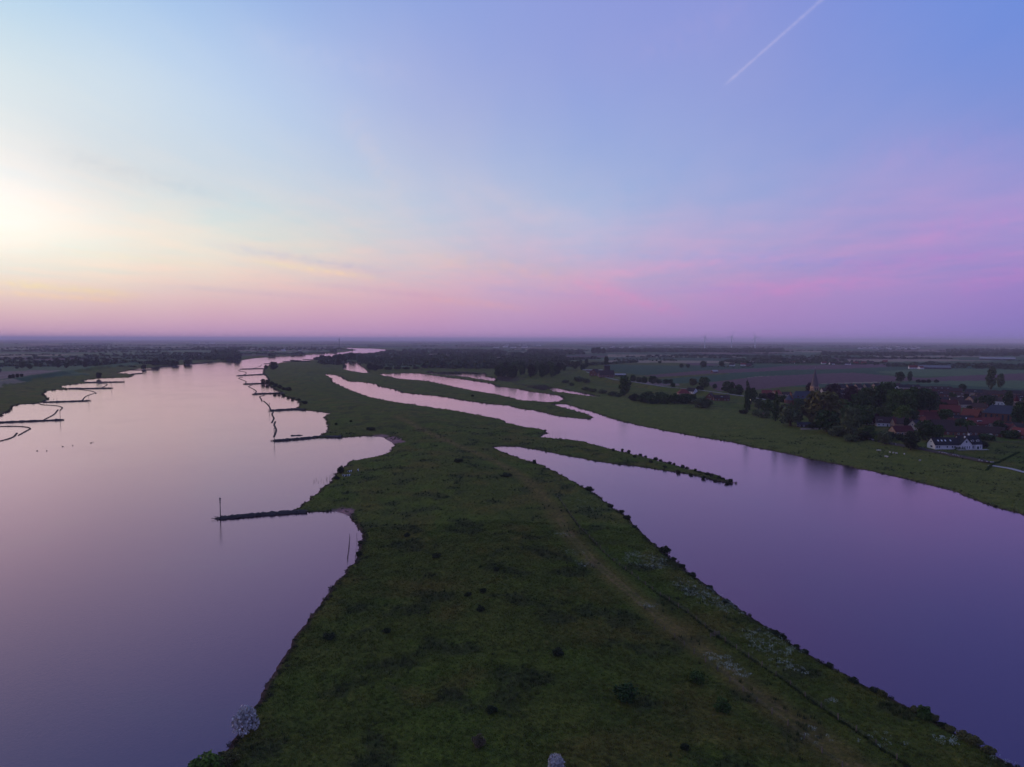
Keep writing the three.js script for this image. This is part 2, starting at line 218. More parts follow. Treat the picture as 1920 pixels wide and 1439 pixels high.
const patch = (x, z) => { let s = (Math.imul(x | 0, 374761393) + Math.imul(z | 0, 668265263)) | 0; s = Math.imul(s ^ (s >>> 13), 1274126177); return ((s ^ (s >>> 16)) >>> 0) / 4294967296; };
const meadow = plans([[1120, 779], [1060, 757], [1090, 735], [1190, 752], [1320, 768], [1400, 775], [1480, 800], [1560, 815], [1640, 833], [1700, 848], [1800, 870], [1920, 894], [2200, 950], [2200, 1060], [1920, 968], [1727, 908], [1443, 847], [1200, 800]], 1);
function landColour(x, z, d) {
  const r = Math.hypot(x, z), e = d + jitter(x, z) * clamp(r / 400, 0.45, 1.6);
  let c = null;
  for (const f of fields) if (inBox(x, z, f.b) && inside(x, z, f.P)) { c = [...f.c]; break; }
  if (!c && d > 80 && (x > 330 + 0.1 * -z || x < -0.46 * -z - 40 || -z > 2600)) {   // the patchwork of the polder beyond the dikes
    const a = x > 0 ? 0.28 : -0.2, X = x * Math.cos(a) - z * Math.sin(a), Z = x * Math.sin(a) + z * Math.cos(a), j = Math.floor(Z / 260), i = Math.floor((X + patch(j, 7) * 900) / 640), q = patch(i, j);
    if (r > 1250 || x < 0) c = [...(q < 0.30 ? GREEN : q < 0.52 ? PASTURE : q < 0.70 ? LIGHT : q < 0.84 ? TAN : SOIL)];
  }
  const n1 = fbm(n2a, x * 0.012, z * 0.012, 4), n3 = fbm(n2b, x * 0.07, z * 0.07, 3), n4 = r < 900 ? fbm(n2c, x * 0.45, z * 0.45, 2) : 0;
  if (c) { const k = 1 + 0.25 * n3; return c.map((v) => v * k); }
  c = [0.056, 0.086, 0.013];
  // tussocky growth: lusher, drier and sedge-dark patches
  const lush = smooth(-0.1, 0.45, n1 + 0.3 * n3), dry = smooth(0.0, 0.5, fbm(n2b, x * 0.02 + 40, z * 0.02, 4) + 0.25 * n4), sedge = smooth(0.12, 0.42, fbm(n2c, x * 0.035 - 9, z * 0.035, 4));
  c = c.map((v, k) => mix(v, [0.052, 0.102, 0.012][k], lush * 0.6)); c = c.map((v, k) => mix(v, [0.086, 0.086, 0.018][k], dry * 0.55)); c = c.map((v, k) => mix(v, [0.030, 0.046, 0.014][k], sedge * 0.7));
  if (inBox(x, z, trackBox)) {   // the worn grass of the cart track, wheel ruts of bare earth
    const q = lineDist(x, z, track) + 0.7 * n4, rut = Math.exp(-(((q - 1.1) / 0.4) ** 2)) * clamp(0.5 + n1 + 0.8 * n3, 0, 1);
    c = c.map((v, k) => mix(v, [0.110, 0.096, 0.024][k], (1 - smooth(2.0, 7.0, q)) * 0.45)); c = c.map((v, k) => mix(v, [0.15, 0.115, 0.060][k], rut * 0.5));
  }
  if (inside(x, z, meadow)) c = c.map((v, k) => mix(v, [0.076, 0.112, 0.020][k], 0.75));
  const mud = 1 - smooth(0.3, 1.9, e + 0.4 * n3); c = c.map((v, k) => mix(v, [0.050, 0.036, 0.028][k], mud));
  for (const [sx, sz, sr] of sands) { const q = Math.hypot(x - sx, z - sz) / sr + 0.35 * n3 + 0.25 * n4; if (q < 1.2 && e < 9) c = c.map((v, k) => mix(v, [0.22, 0.155, 0.125][k], 1 - smooth(0.75, 1.15, q))); }
  const k = 1 + 0.30 * n4 + 0.24 * n3, g5 = r < 500 ? n2a(x * 1.7, z * 1.7) : 0; return [c[0] * 1.34 * k * (1 + 0.12 * n3 + 0.14 * g5), c[1] * 0.98 * k * (1 + 0.14 * g5), c[2] * 1.15 * k];
}
const sands = [[...plan(738, 828, 0.4), 13], [...plan(741, 823, 0.4), 9], [...plan(712, 819, 0.3), 7], [...plan(641, 960, 0.3), 5], [...plan(648, 963, 0.3), 3.5]];

// ---------------------------------------------------------------- land: one sheet out to the horizon, finer where it is near
{
  const az = []; for (let a = -180; a < -47; a += 3.5) az.push(a); for (let a = -47; a < 47; a += 0.1) az.push(a); for (let a = 47; a < 180; a += 3.5) az.push(a); az.push(180);
  const dist = [2, 30, 60, 85, 100]; for (let y = 1530; y > 639.2; y -= y > 900 ? 2.4 : y > 760 ? 1.4 : y > 645 ? 0.9 : 0.5) { const d = EYE * FOCAL / (y - 637); if (d > dist.at(-1)) dist.push(d); } dist.push(62000);
  const nc = az.length, nr = dist.length, pos = new Float32Array(nc * nr * 3), col = new Float32Array(nc * nr * 3), uv = new Float32Array(nc * nr * 2), index = [];
  for (let r = 0; r < nr; r++) for (let k = 0; k < nc; k++) {
    const a = az[k] * Math.PI / 180, x = Math.sin(a) * dist[r], z = -Math.cos(a) * dist[r], i = r * nc + k, d = shore(x, z), c = landColour(x, z, d);
    pos.set([x, elevation(x, z, d), z], i * 3); col.set(c, i * 3); uv.set([x / 31, z / 31], i * 2);
    if (r && k) index.push(i - nc - 1, i - nc, i, i - nc - 1, i, i - 1);
  }
  const g = new THREE.BufferGeometry(); g.setAttribute('position', new THREE.BufferAttribute(pos, 3)); g.setAttribute('color', new THREE.BufferAttribute(col, 3)); g.setAttribute('uv', new THREE.BufferAttribute(uv, 2)); g.setIndex(index); g.computeVertexNormals();
  const m = new THREE.MeshPhysicalMaterial({ vertexColors: true, roughness: 1, specularIntensity: 0.08, map: turf, bumpMap: turfBump, bumpScale: 0.35 }); m.color.setRGB(1.5, 1.5, 1.5);
  tag(part('land', g, m, scene), 'green river land and patchwork of fields', null, null, 'structure');
  const w = new THREE.PlaneGeometry(1, 1, 60, 60); w.rotateX(-Math.PI / 2);
  { const p = w.attributes.position, q = w.attributes.uv; for (let i = 0; i < p.count; i++) { const X = p.getX(i) * 9000, Z = p.getZ(i) * 15000 - 6400; p.setXYZ(i, X, 0, Z); q.setXY(i, X / 26, Z / 26); } }
  const calm = noiseTexture(256, (u, v) => 0.05 + 0.045 * T6(u, v) + 0.025 * T17(u, v)); calm.repeat.set(26 / 700, 26 / 700);
  const wm = new THREE.MeshPhysicalMaterial({ color: new THREE.Color().setRGB(0.150, 0.088, 0.130), metalness: 0.9, roughness: 1, roughnessMap: calm, specularColor: new THREE.Color().setRGB(1, 0.80, 0.92), bumpMap: ripple, bumpScale: 0.026 });
  tag(part('water', w, wm, scene), 'calm river water mirroring the dusk sky', null, null, 'structure');
}
console.log('land built');

// ---------------------------------------------------------------- foliage
const leafMaterial = (r, g, b) => std(r, g, b, 0.9, { vertexColors: true, side: THREE.DoubleSide });
const LEAF = { deep: leafMaterial(0.030, 0.056, 0.015), mid: leafMaterial(0.046, 0.080, 0.018), olive: leafMaterial(0.088, 0.082, 0.026), willow: leafMaterial(0.078, 0.098, 0.042), copper: leafMaterial(0.036, 0.017, 0.018), fresh: leafMaterial(0.074, 0.115, 0.018), reed: leafMaterial(0.105, 0.080, 0.060), scrub: leafMaterial(0.024, 0.034, 0.013), blossom: leafMaterial(0.42, 0.38, 0.36), dry: leafMaterial(0.11, 0.085, 0.045) };
const BARK = std(0.060, 0.045, 0.036), WOOD = std(0.13, 0.10, 0.075);
// many small leaf sprays spread over and through a set of lobes
function foliage(seed, lobes, count, size, flat = 0) {
  const rnd = seeded(seed), pos = [], col = [], total = lobes.reduce((s, l) => s + l[3] * l[3], 0), v = new THREE.Vector3(), a = new THREE.Vector3(), b = new THREE.Vector3();
  for (const [x, y, z, r, ry = r] of lobes) for (let i = Math.round(count * r * r / total); i > 0; i--) {
    v.set(rnd() * 2 - 1, rnd() * 2 - 1, rnd() * 2 - 1); if (v.lengthSq() > 1 || v.lengthSq() < 0.01) { i++; continue; }
    v.normalize(); const q = 0.72 + 0.36 * rnd(), cx = x + v.x * r * q, cy = y + v.y * ry * q, cz = z + v.z * r * q, s = size * (0.6 + 0.8 * rnd());
    a.set(rnd() - 0.5, (rnd() - 0.5) * (1 - flat), rnd() - 0.5).normalize(); b.set(rnd() - 0.5, (rnd() - 0.5) * (1 - flat), rnd() - 0.5).cross(a).normalize(); if (!isFinite(b.x) || b.lengthSq() < 0.5) b.set(0, 1, 0);
    const k = 0.7 + 0.6 * rnd();
    pos.push(cx - a.x * s, cy - a.y * s, cz - a.z * s, cx + b.x * s * 0.6, cy + b.y * s * 0.6, cz + b.z * s * 0.6, cx + a.x * s, cy + a.y * s, cz + a.z * s, cx + a.x * s, cy + a.y * s, cz + a.z * s, cx - b.x * s * 0.6, cy - b.y * s * 0.6, cz - b.z * s * 0.6, cx - a.x * s, cy - a.y * s, cz - a.z * s);
    for (let n = 0; n < 6; n++) col.push(k * (0.92 + 0.16 * rnd()), k, k * (0.9 + 0.2 * rnd()));
  }
  const g = new THREE.BufferGeometry(); g.setAttribute('position', new THREE.Float32BufferAttribute(pos, 3)); g.setAttribute('color', new THREE.Float32BufferAttribute(col, 3)); g.computeVertexNormals(); return g;
}
function trunkShape(seed, h, r, limbs) {
  const rnd = seeded(seed), out = [], stem = new THREE.CylinderGeometry(r * 0.45, r, h, 7, 3); stem.translate(0, h / 2, 0);
  { const p = stem.attributes.position; for (let i = 0; i < p.count; i++) { const y = p.getY(i) / h; p.setX(i, p.getX(i) + 0.35 * r * Math.sin(y * 5 + seed)); p.setZ(i, p.getZ(i) + 0.35 * r * Math.cos(y * 4 + seed * 2)); } }
  out.push(stem);
  for (let i = 0; i < limbs; i++) { const l = h * (0.45 + 0.3 * rnd()), g = new THREE.CylinderGeometry(r * 0.15, r * 0.4, l, 5); g.translate(0, l / 2, 0); g.rotateZ(0.5 + 0.5 * rnd()); g.rotateY(i * 2.4 + rnd()); g.translate(0, h * (0.5 + 0.35 * rnd()), 0); out.push(g); }
  return mergeGeometries(out);
}
// unit trees: one metre high, one metre wide, standing on their root
const shapes = {
  round: (s) => { const r = seeded(s), L = [[0, 0.52, 0, 0.31, 0.34]]; for (let i = 0; i < 17; i++) { const a = i * 2.4 + r(), e = 1.9 * (i / 16) - 0.95, q = 0.31 * Math.cos(e) * (0.8 + 0.3 * r()); L.push([Math.cos(a) * q, 0.52 + 0.42 * Math.sin(e) * (0.85 + 0.2 * r()), Math.sin(a) * q, 0.12 + 0.08 * r(), 0.11 + 0.06 * r()]); } L.push([0.05 * r(), 0.88, 0.05 * r(), 0.13, 0.10]); return [L, 0.5, 0.04]; },
  tall: (s) => { const r = seeded(s), L = []; for (let i = 0; i < 15; i++) { const t = i / 14, a = i * 2.4 + r(), q = 0.26 * Math.sin(Math.PI * (0.15 + 0.75 * t)) * (0.6 + 0.6 * r()); L.push([Math.cos(a) * q, 0.18 + 0.74 * t, Math.sin(a) * q, 0.16 + 0.08 * r(), 0.10 + 0.04 * r()]); } return [L, 0.6, 0.04]; },
  poplar: (s) => { const r = seeded(s), L = []; for (let i = 0; i < 16; i++) { const t = i / 15, a = i * 2.4, q = 0.10 * (1 - t * 0.6); L.push([Math.cos(a) * q, 0.12 + 0.82 * t, Math.sin(a) * q, (0.36 - 0.22 * t * t) * (0.85 + 0.3 * r()), 0.085]); } return [L, 0.5, 0.06]; },
  willow: (s) => { const r = seeded(s), L = [[0, 0.62, 0, 0.33, 0.30]]; for (let i = 0; i < 18; i++) { const a = i * 2.4 + r() * 0.6, q = 0.20 + 0.20 * r(); L.push([Math.cos(a) * q, 0.26 + 0.50 * r() * (1.1 - q), Math.sin(a) * q, 0.11 + 0.05 * r(), 0.20 + 0.08 * r()]); } return [L, 0.45, 0.06]; },
  mound: (s) => { const r = seeded(s), L = [[0, 0.38, 0, 0.34, 0.38]]; for (let i = 0; i < 14; i++) { const a = i * 2.4 + r(), q = 0.16 + 0.22 * r(); L.push([Math.cos(a) * q, 0.18 + 0.52 * r() * (1.15 - q * 1.6), Math.sin(a) * q, 0.14 + 0.08 * r(), 0.15 + 0.08 * r()]); } return [L, 0.35, 0.05]; },
};
const crowns = {};
for (const [k, make] of Object.entries(shapes)) crowns[k] = [1, 2, 3].map((s) => { const [L, th, tr] = make(s * 31 + k.length), near = foliage(s * 7 + k.length, L, k === 'poplar' ? 900 : 1200, k === 'poplar' ? 0.055 : 0.058); return { crown: near, trunk: trunkShape(s, th, tr, 4) }; });
let treeCount = 0;
function tree(name, label, shape, leaf, x, y, z, h, w, group, category = 'tree') {
  const k = treeCount++, g = thing(name, label, category, x, y - 0.1, z, k * 2.399, group), v = crowns[shape][k % 3];
  part('trunk', v.trunk, BARK, g); part('crown', v.crown, LEAF[leaf], g); g.scale.set(w, h, w); return g;
}
// a tree surveyed by its foot, its top and its width
function treeAt(name, label, shape, leaf, px, foot, top, wide, group, category) { const [x, y, z] = ground(px, foot), m = Math.hypot(x, EYE, z) / FOCAL; return tree(name, label, shape, leaf, x, y, z, (foot - top) * m, wide * m, group, category); }

// ---------------------------------------------------------------- ground cover of the near land (nobody could count it)
function instanced(name, geometry, material, list, label) {
  const im = new THREE.InstancedMesh(geometry, material, list.length), M = new THREE.Matrix4(), Q = new THREE.Quaternion(), U = new THREE.Vector3(0, 1, 0), c = new THREE.Color();
  list.forEach(([x, y, z, s, sy, turn, r, g, b], i) => { M.compose(new THREE.Vector3(x, y, z), Q.setFromAxisAngle(U, turn), new THREE.Vector3(s, sy, s)); im.setMatrixAt(i, M); im.setColorAt(i, c.setRGB(r, g, b)); });
  im.name = name; im.castShadow = im.receiveShadow = true; scene.add(im); return tag(im, label, null, null, 'stuff');
}
function tuft(seed, blades, spread, width, lean) {
  const r = seeded(seed), pos = [];
  for (let i = 0; i < blades; i++) { const a = r() * 6.283, q = spread * Math.sqrt(r()), x = Math.cos(a) * q, z = Math.sin(a) * q, t = r() * 6.283, w = width * (0.6 + 0.8 * r()), h = 0.5 + 0.7 * r(), l = lean * (0.4 + r()), d = a + (r() - 0.5) * 2; pos.push(x - Math.cos(t) * w, 0, z - Math.sin(t) * w, x + Math.cos(t) * w, 0, z + Math.sin(t) * w, x + Math.cos(d) * l, h, z + Math.sin(d) * l); }
  const g = new THREE.BufferGeometry(); g.setAttribute('position', new THREE.Float32BufferAttribute(pos, 3)); g.computeVertexNormals(); return g;
}
const BLADE = std(1, 1, 1, 0.9, { side: THREE.DoubleSide });
{
  const rnd = seeded(99), grass = [], rush = [], bank = [];
  const sector = (r0, r1, n, f) => { for (let i = 0; i < n; i++) { const a = (rnd() * 2 - 1) * 0.80, r = Math.sqrt(mix(r0 * r0, r1 * r1, rnd())); f(Math.sin(a) * r, -Math.cos(a) * r, r); } };
  const sow = (density, size) => (x, z, r) => {
    const d = shore(x, z); if (d < 0.8) return;
    const q = inBox(x, z, trackBox) ? lineDist(x, z, track) : 99; if (q < 1.9 && rnd() < 0.85) return;
    const c = landColour(x, z, d), k = 0.85 + 0.4 * rnd(), clump = 0.5 + 0.5 * n2b(x * 0.13, z * 0.13) + 0.35 * n2c(x * 0.5, z * 0.5), s = size * (0.45 + 0.5 * rnd() + 0.5 * Math.max(0, clump));
    grass.push([x, elevation(x, z, d) - 0.03, z, s, s * (0.35 + 0.35 * rnd()) * (q < 6 ? 0.6 : 1), rnd() * 6.28, c[0] * k * 1.08, c[1] * k * 1.05, c[2] * k]);
  };
  sector(98, 300, 210000, sow(1, 0.62)); sector(300, 900, 300000, (x, z, r) => { if (rnd() < 0.55 * (1 - smooth(320, 860, r))) sow(1, 0.75)(x, z, r); });
  instanced('meadow_grass', tuft(5, 11, 0.42, 0.075, 0.30), BLADE, grass, 'rough green grass covering the river meadows');
  sector(98, 620, 150000, (x, z, r) => {
    const d = shore(x, z); if (d < 2) return; const s = fbm(n2c, x * 0.035 - 9, z * 0.035, 4) + 0.35 * n2a(x * 0.21, z * 0.21);
    if (s < 0.34 || rnd() > 0.5) return; const k = 0.7 + 0.6 * rnd(), h = 0.6 + 0.7 * rnd();
    rush.push([x, elevation(x, z, d) - 0.05, z, 0.55 + 0.5 * rnd(), h, rnd() * 6.28, 0.026 * k, 0.042 * k, 0.012 * k]);
  });
  for (const [a, b] of [[1046, 932], [1069, 967], [1085, 989], [1140, 1045], [1232, 1113], [1289, 1149], [1337, 1187], [1398, 1230], [1465, 1274], [1519, 1312], [1576, 1352], [1641, 1397], [1711, 1444]].map((p, i, A) => [p, A[i + 1]]).slice(0, -1)) for (let i = 0; i < 60; i++) { const t = rnd(), p = plan(mix(a[0], b[0], t), mix(a[1], b[1], t), 1.2), x = p[0] + (rnd() - 0.5) * 0.9, z = p[1] + (rnd() - 0.5) * 0.9, k = 0.8 + 0.5 * rnd(); rush.push([x, elevation(x, z) - 0.05, z, 0.4 + 0.3 * rnd(), 0.4 + 0.4 * rnd(), rnd() * 6.28, 0.030 * k, 0.046 * k, 0.012 * k]); }
  instanced('rush_growth', tuft(8, 16, 0.45, 0.06, 0.35), BLADE, rush, 'dark rushes growing in patches over the meadow');
  // ragged growth along the water's edge
  const edge = (P, from, to, step, size) => { for (let i = 1; i < P.length; i++) { const a = P[i - 1], b = P[i], L = Math.hypot(b[0] - a[0], b[1] - a[1]); if (L > 4000) continue; const mid = Math.hypot((a[0] + b[0]) / 2, (a[1] + b[1]) / 2), st = step * clamp(mid / 500, 0.55, 3);
    for (let t = 0; t < L; t += st) { const q = (t + rnd() * st) / L, x0 = mix(a[0], b[0], q), z0 = mix(a[1], b[1], q); if (z0 > 0) continue; for (let n = 0; n < 2; n++) { const x = x0 + (rnd() - 0.5) * 5, z = z0 + (rnd() - 0.5) * 5, e = shore(x, z) + jitter(x, z) * clamp(Math.hypot(x, z) / 400, 0.45, 1.6); if (e < -0.1 || e > 2.6) continue; if (sands.some(([sx, sz, sr]) => Math.hypot(x - sx, z - sz) < sr * 1.2)) continue;
      const k = 0.6 + 0.7 * rnd(), s = size * (0.5 + rnd() * rnd() * 1.5) * clamp(mid / 700, 0.8, 1.8); bank.push([x, Math.max(0, elevation(x, z)) - 0.05, z, s, s * (0.55 + 0.5 * rnd()), rnd() * 6.28, 0.032 * k, 0.036 * k, 0.015 * k]); } } } };
  for (const { P } of waters) edge(P, 0, 1, 1.3, 0.9);
  instanced('bank_growth', foliage(61, [[0, 0.35, 0, 0.5, 0.45], [0.3, 0.25, 0.2, 0.35, 0.3], [-0.3, 0.28, -0.1, 0.35, 0.35]], 60, 0.17), leafMaterial(1, 1, 1), bank, 'low dark weeds lining the water edge');
  // cow parsley in flower
  const flower = (() => { const out = []; const r = seeded(4); for (let i = 0; i < 7; i++) { const c = new THREE.CircleGeometry(0.05 + 0.05 * r(), 6); c.rotateX(-Math.PI / 2 + 0.5 * (r() - 0.5)); c.translate((r() - 0.5) * 0.9, 0.7 + 0.4 * r(), (r() - 0.5) * 0.9); out.push(c); } return mergeGeometries(out); })();
  const bloom = [], heaps = [[1208, 1055, 8, 150], [1190, 1043, 3, 30], [1232, 1066, 4, 60], [1285, 1098, 5, 50], [1310, 1115, 6, 130], [1345, 1135, 5, 90], [1375, 1150, 4, 40], [1425, 1195, 5, 60], [1448, 1218, 6, 110], [1465, 1250, 4, 30], [1500, 1262, 2, 16], [1554, 1320, 1.6, 12], [1775, 1393, 2, 36], [1890, 1432, 3, 30], [1055, 1006, 3, 26], [1078, 1040, 4, 24], [1098, 1062, 4, 30], [1215, 1140, 3, 36], [1345, 1238, 3, 44], [1370, 1258, 3, 50], [1390, 1270, 2, 26], [1090, 925, 6, 24], [1105, 945, 8, 40], [1060, 935, 7, 24], [1115, 958, 7, 30], [1035, 905, 9, 24], [880, 850, 10, 14], [820, 820, 12, 14], [780, 800, 12, 12], [870, 790, 14, 14], [690, 775, 14, 12], [720, 760, 14, 12], [1530, 1390, 4, 14], [1660, 1400, 4, 14]];
  for (const [px, py, rad, n] of heaps) { const p = ground(px, py); for (let i = 0; i < n * 0.75; i++) { const a = rnd() * 6.283, q = rad * 1.15 * Math.sqrt(rnd()) * (0.6 + 0.4 * rnd()), x = p[0] + Math.cos(a) * q * 1.15, z = p[2] + Math.sin(a) * q, d = shore(x, z); if (d < 1) continue; const k = 0.6 + 0.5 * rnd(); bloom.push([x, elevation(x, z, d), z, 0.5 + 0.6 * rnd(), 0.7 + 0.5 * rnd(), rnd() * 6.28, 0.34 * k, 0.37 * k, 0.29 * k]); } }
  sector(98, 500, 900, (x, z) => { const d = shore(x, z); if (d > 3) bloom.push([x, elevation(x, z, d), z, 0.35, 0.6, rnd() * 6, 0.25, 0.27, 0.18]); });
  instanced('cow_parsley', flower, BLADE, bloom, 'white cow parsley flowering beside the track and fence');
  // the reed bed between the ponds
  const reed = [], RB = plans([[932, 707], [965, 707], [1010, 717], [1030, 727], [1020, 733], [990, 727], [960, 719], [935, 713]], 1), bb = boxOf(RB, 0); for (let i = 0; i < 5200; i++) { const x = mix(bb[0], bb[2], rnd()), z = mix(bb[1], bb[3], rnd()); if (!inside(x, z, RB)) continue; const k = 0.6 + 0.5 * rnd(); reed.push([x, 0.4, z, 2.2 + rnd(), 2.0 + 1.0 * rnd(), rnd() * 6, 0.10 * k, 0.078 * k, 0.062 * k]); }
  instanced('reed_bed', tuft(17, 16, 0.5, 0.07, 0.15), BLADE, reed, 'brown reed bed between the ponds before the wood');
}
console.log('ground cover built');

// ---------------------------------------------------------------- trees
const T = treeAt;
// along the dike road and round the village
T('poplar', 'taller dark poplar column standing apart left of the village', 'poplar', 'deep', 1401, 772, 717, 13);
T('poplar', 'dark poplar column close beside the round willow', 'poplar', 'deep', 1455, 790, 738, 15);
T('weeping_willow', 'big round weeping willow below the church', 'willow', 'willow', 1483, 799, 756, 43);
T('broad_tree', 'huge olive brown tree in front of the church tower', 'round', 'olive', 1541, 801, 738, 74);
T('broad_tree', 'dark green tree in front of the huge olive tree', 'round', 'deep', 1551, 810, 772, 50);
T('willow_tree', 'tall grey willow left of the white gabled house', 'tall', 'willow', 1597, 822, 773, 36);
T('willow_tree', 'grey bushy willow at the foot of the tall grey willow', 'mound', 'willow', 1572, 819, 794, 30);
T('shrub', 'light green shrub at the edge of the garden lawn', 'mound', 'fresh', 1646, 828, 815, 12, null, 'shrub');
T('small_tree', 'pale flowering round tree on the lawn by the ditch', 'round', 'willow', 1659, 834, 811, 28);
T('small_tree', 'dark spreading tree by the ditch left of the white villa', 'round', 'scrub', 1708, 847, 815, 30);
T('broad_tree', 'dark round tree just behind the left gable of the white villa', 'round', 'deep', 1735, 826, 792, 34);
T('broad_tree', 'low dark tree behind the roof of the white villa', 'round', 'mid', 1756, 824, 800, 26);
T('copper_beech', 'black purple round tree in front of the white gabled house', 'round', 'copper', 1641, 797, 777, 20);
T('copper_beech', 'purple beech right of the church spire', 'round', 'copper', 1562, 755, 722, 32);
T('copper_beech', 'purple beech between the church and the gabled row', 'round', 'copper', 1597, 762, 727, 34);
T('copper_beech', 'purple beech left of the church tower', 'round', 'copper', 1520, 748, 719, 18);
for (const [px, foot, top, w, leaf] of [[1612, 782, 742, 40, 'deep'], [1628, 776, 731, 38, 'deep'], [1648, 778, 727, 40, 'deep'], [1664, 776, 722, 42, 'deep'], [1682, 784, 736, 40, 'mid'], [1698, 790, 738, 40, 'mid'], [1716, 784, 733, 40, 'deep'], [1734, 780, 734, 38, 'deep'], [1746, 774, 739, 26, 'deep'], [1670, 792, 758, 32, 'mid'], [1690, 797, 764, 32, 'fresh'], [1708, 796, 770, 30, 'deep'], [1608, 800, 762, 34, 'mid'], [1625, 798, 763, 30, 'mid'], [1648, 790, 766, 22, 'mid'], [1588, 790, 762, 26, 'mid']]) T('park_tree', 'big dark green tree crowded in the village park', 'round', leaf, px, foot, top, w, 'trees of the village park');
for (const [px, foot, top, w, leaf, shape, label] of [
  [1850, 765, 745, 28, 'deep', 'round', 'dark tree left of the brick chapel roof'], [1774, 789, 770, 27, 'mid', 'round', 'green tree between the big red roof and the orange roof'], [1801, 808, 788, 20, 'deep', 'round', 'dark tree at the left corner of the red roofed brick house'], [1819, 813, 792, 24, 'mid', 'round', 'round green tree in front of the red roofed brick house'],
  [1913, 803, 764, 34, 'deep', 'tall', 'tall dark tree at the right end of the brick chapel'], [1891, 764, 740, 18, 'deep', 'tall', 'dark slim tree behind the chapel turret'], [1829, 764, 747, 8, 'deep', 'poplar', 'small dark conifer in front of the pale gable'], [1872, 801, 786, 24, 'deep', 'mound', 'dark hedge bush below the chapel windows'],
  [1878, 812, 797, 20, 'scrub', 'round', 'dark garden tree between the long barn and the tan gable'], [1895, 822, 806, 30, 'deep', 'mound', 'dark garden thicket at the right edge by the street'], [1850, 826, 812, 26, 'deep', 'mound', 'green bush below the street sign by the street'], [1843, 839, 826, 20, 'scrub', 'mound', 'dark bush at the right end of the white villa'],
  [1805, 735, 722, 14, 'deep', 'round', 'small tree among the far roofs below the light field'], [1700, 806, 786, 10, 'scrub', 'round', 'small tree beside the maroon barn'], [1630, 815, 797, 20, 'mid', 'mound', 'green thicket below the copper round tree'], [1618, 828, 806, 26, 'scrub', 'mound', 'dark thicket above the meadow edge left of the lawn'], [1642, 823, 806, 26, 'mid', 'mound', 'green garden thicket above the lawn'],
  [1668, 823, 808, 24, 'scrub', 'mound', 'dark garden bush in front of the maroon barn'], [1690, 826, 812, 20, 'scrub', 'mound', 'dark bush above the spreading tree'], [1596, 828, 812, 26, 'willow', 'mound', 'grey willow bush at the meadow edge'], [1525, 805, 790, 20, 'scrub', 'mound', 'dark bush beside the low shed under the olive tree']]) T(shape === 'mound' ? 'garden_bush' : 'village_tree', label, shape, leaf, px, foot, top, w, null, shape === 'mound' ? 'bush' : 'tree');
for (const [px, foot, top, w, leaf, shape] of [[1422, 768, 748, 20, 'willow', 'round'], [1433, 784, 766, 22, 'willow', 'mound'], [1418, 780, 766, 18, 'willow', 'mound'], [1440, 775, 750, 26, 'mid', 'round'], [1408, 758, 728, 24, 'deep', 'round'], [1430, 752, 738, 18, 'scrub', 'round'], [1447, 752, 737, 20, 'copper', 'round'], [1468, 758, 742, 22, 'deep', 'round'], [1472, 766, 750, 22, 'scrub', 'round'], [1500, 762, 748, 26, 'mid', 'round'], [1385, 744, 722, 20, 'deep', 'round'], [1366, 737, 716, 27, 'deep', 'round'], [1375, 745, 730, 20, 'mid', 'round'], [1320, 728, 707, 22, 'mid', 'round'], [1300, 724, 710, 18, 'olive', 'round'], [1340, 729, 720, 10, 'deep', 'round'], [1262, 731, 718, 10, 'deep', 'round'], [1312, 736, 724, 16, 'scrub', 'round'], [1576, 770, 750, 30, 'mid', 'round'], [1590, 776, 755, 26, 'mid', 'round']]) T('village_tree', 'small tree among the houses along the dike road', shape, leaf, px, foot, top, w, 'trees along the dike road');
for (const [px, foot, top, w] of [[1758, 763, 752, 14], [1742, 757, 746, 12], [1770, 768, 756, 14], [1790, 748, 740, 10], [1803, 756, 745, 12], [1812, 748, 740, 9], [1834, 749, 739, 12], [1842, 760, 750, 12], [1852, 748, 741, 8], [1866, 751, 743, 10], [1880, 750, 742, 9], [1898, 762, 751, 12], [1910, 752, 743, 10], [1922, 760, 748, 14], [1722, 747, 739, 10], [1704, 745, 737, 10], [1690, 737, 729, 9], [1756, 742, 736, 8], [1784, 745, 737, 9], [1818, 772, 762, 10]]) T('garden_tree', 'small dark garden tree between the far village roofs', 'round', px % 3 ? 'deep' : 'scrub', px, foot, top, w, 'garden trees between far roofs');
T('lone_tree', 'tall loose tree at the left end of the dike bushes', 'tall', 'mid', 1171, 742, 705, 30);
for (const [px, foot, top, w, leaf] of [[1190, 752, 735, 24, 'scrub'], [1207, 755, 736, 26, 'deep'], [1226, 757, 737, 26, 'deep'], [1246, 757, 735, 28, 'mid'], [1265, 757, 733, 28, 'deep'], [1284, 757, 732, 30, 'deep'], [1298, 756, 736, 20, 'deep'], [1215, 745, 731, 26, 'deep'], [1240, 748, 731, 24, 'deep']]) T('dike_bush', 'rounded willow bush in the dense row below the dike', 'mound', leaf, px, foot, top, w, 'bushes below the dike', 'bush');
T('dike_bush', 'grey rounded bush standing last below the dike road', 'mound', 'willow', 1317, 765, 741, 38, null, 'bush');
T('dike_bush', 'small dark bush at the foot of the lone poplar', 'mound', 'scrub', 1394, 776, 766, 18, null, 'bush');
for (const [px, foot, top, w] of [[1187, 718, 703, 14], [1198, 719, 707, 12], [1208, 720, 706, 14], [1224, 720, 705, 18], [1236, 720, 711, 12], [1248, 720, 711, 14], [1258, 720, 711, 10]]) T('farm_tree', 'dark tree in the row beside the pinkish field', 'round', 'deep', px, foot, top, w, 'trees beside the pinkish field');
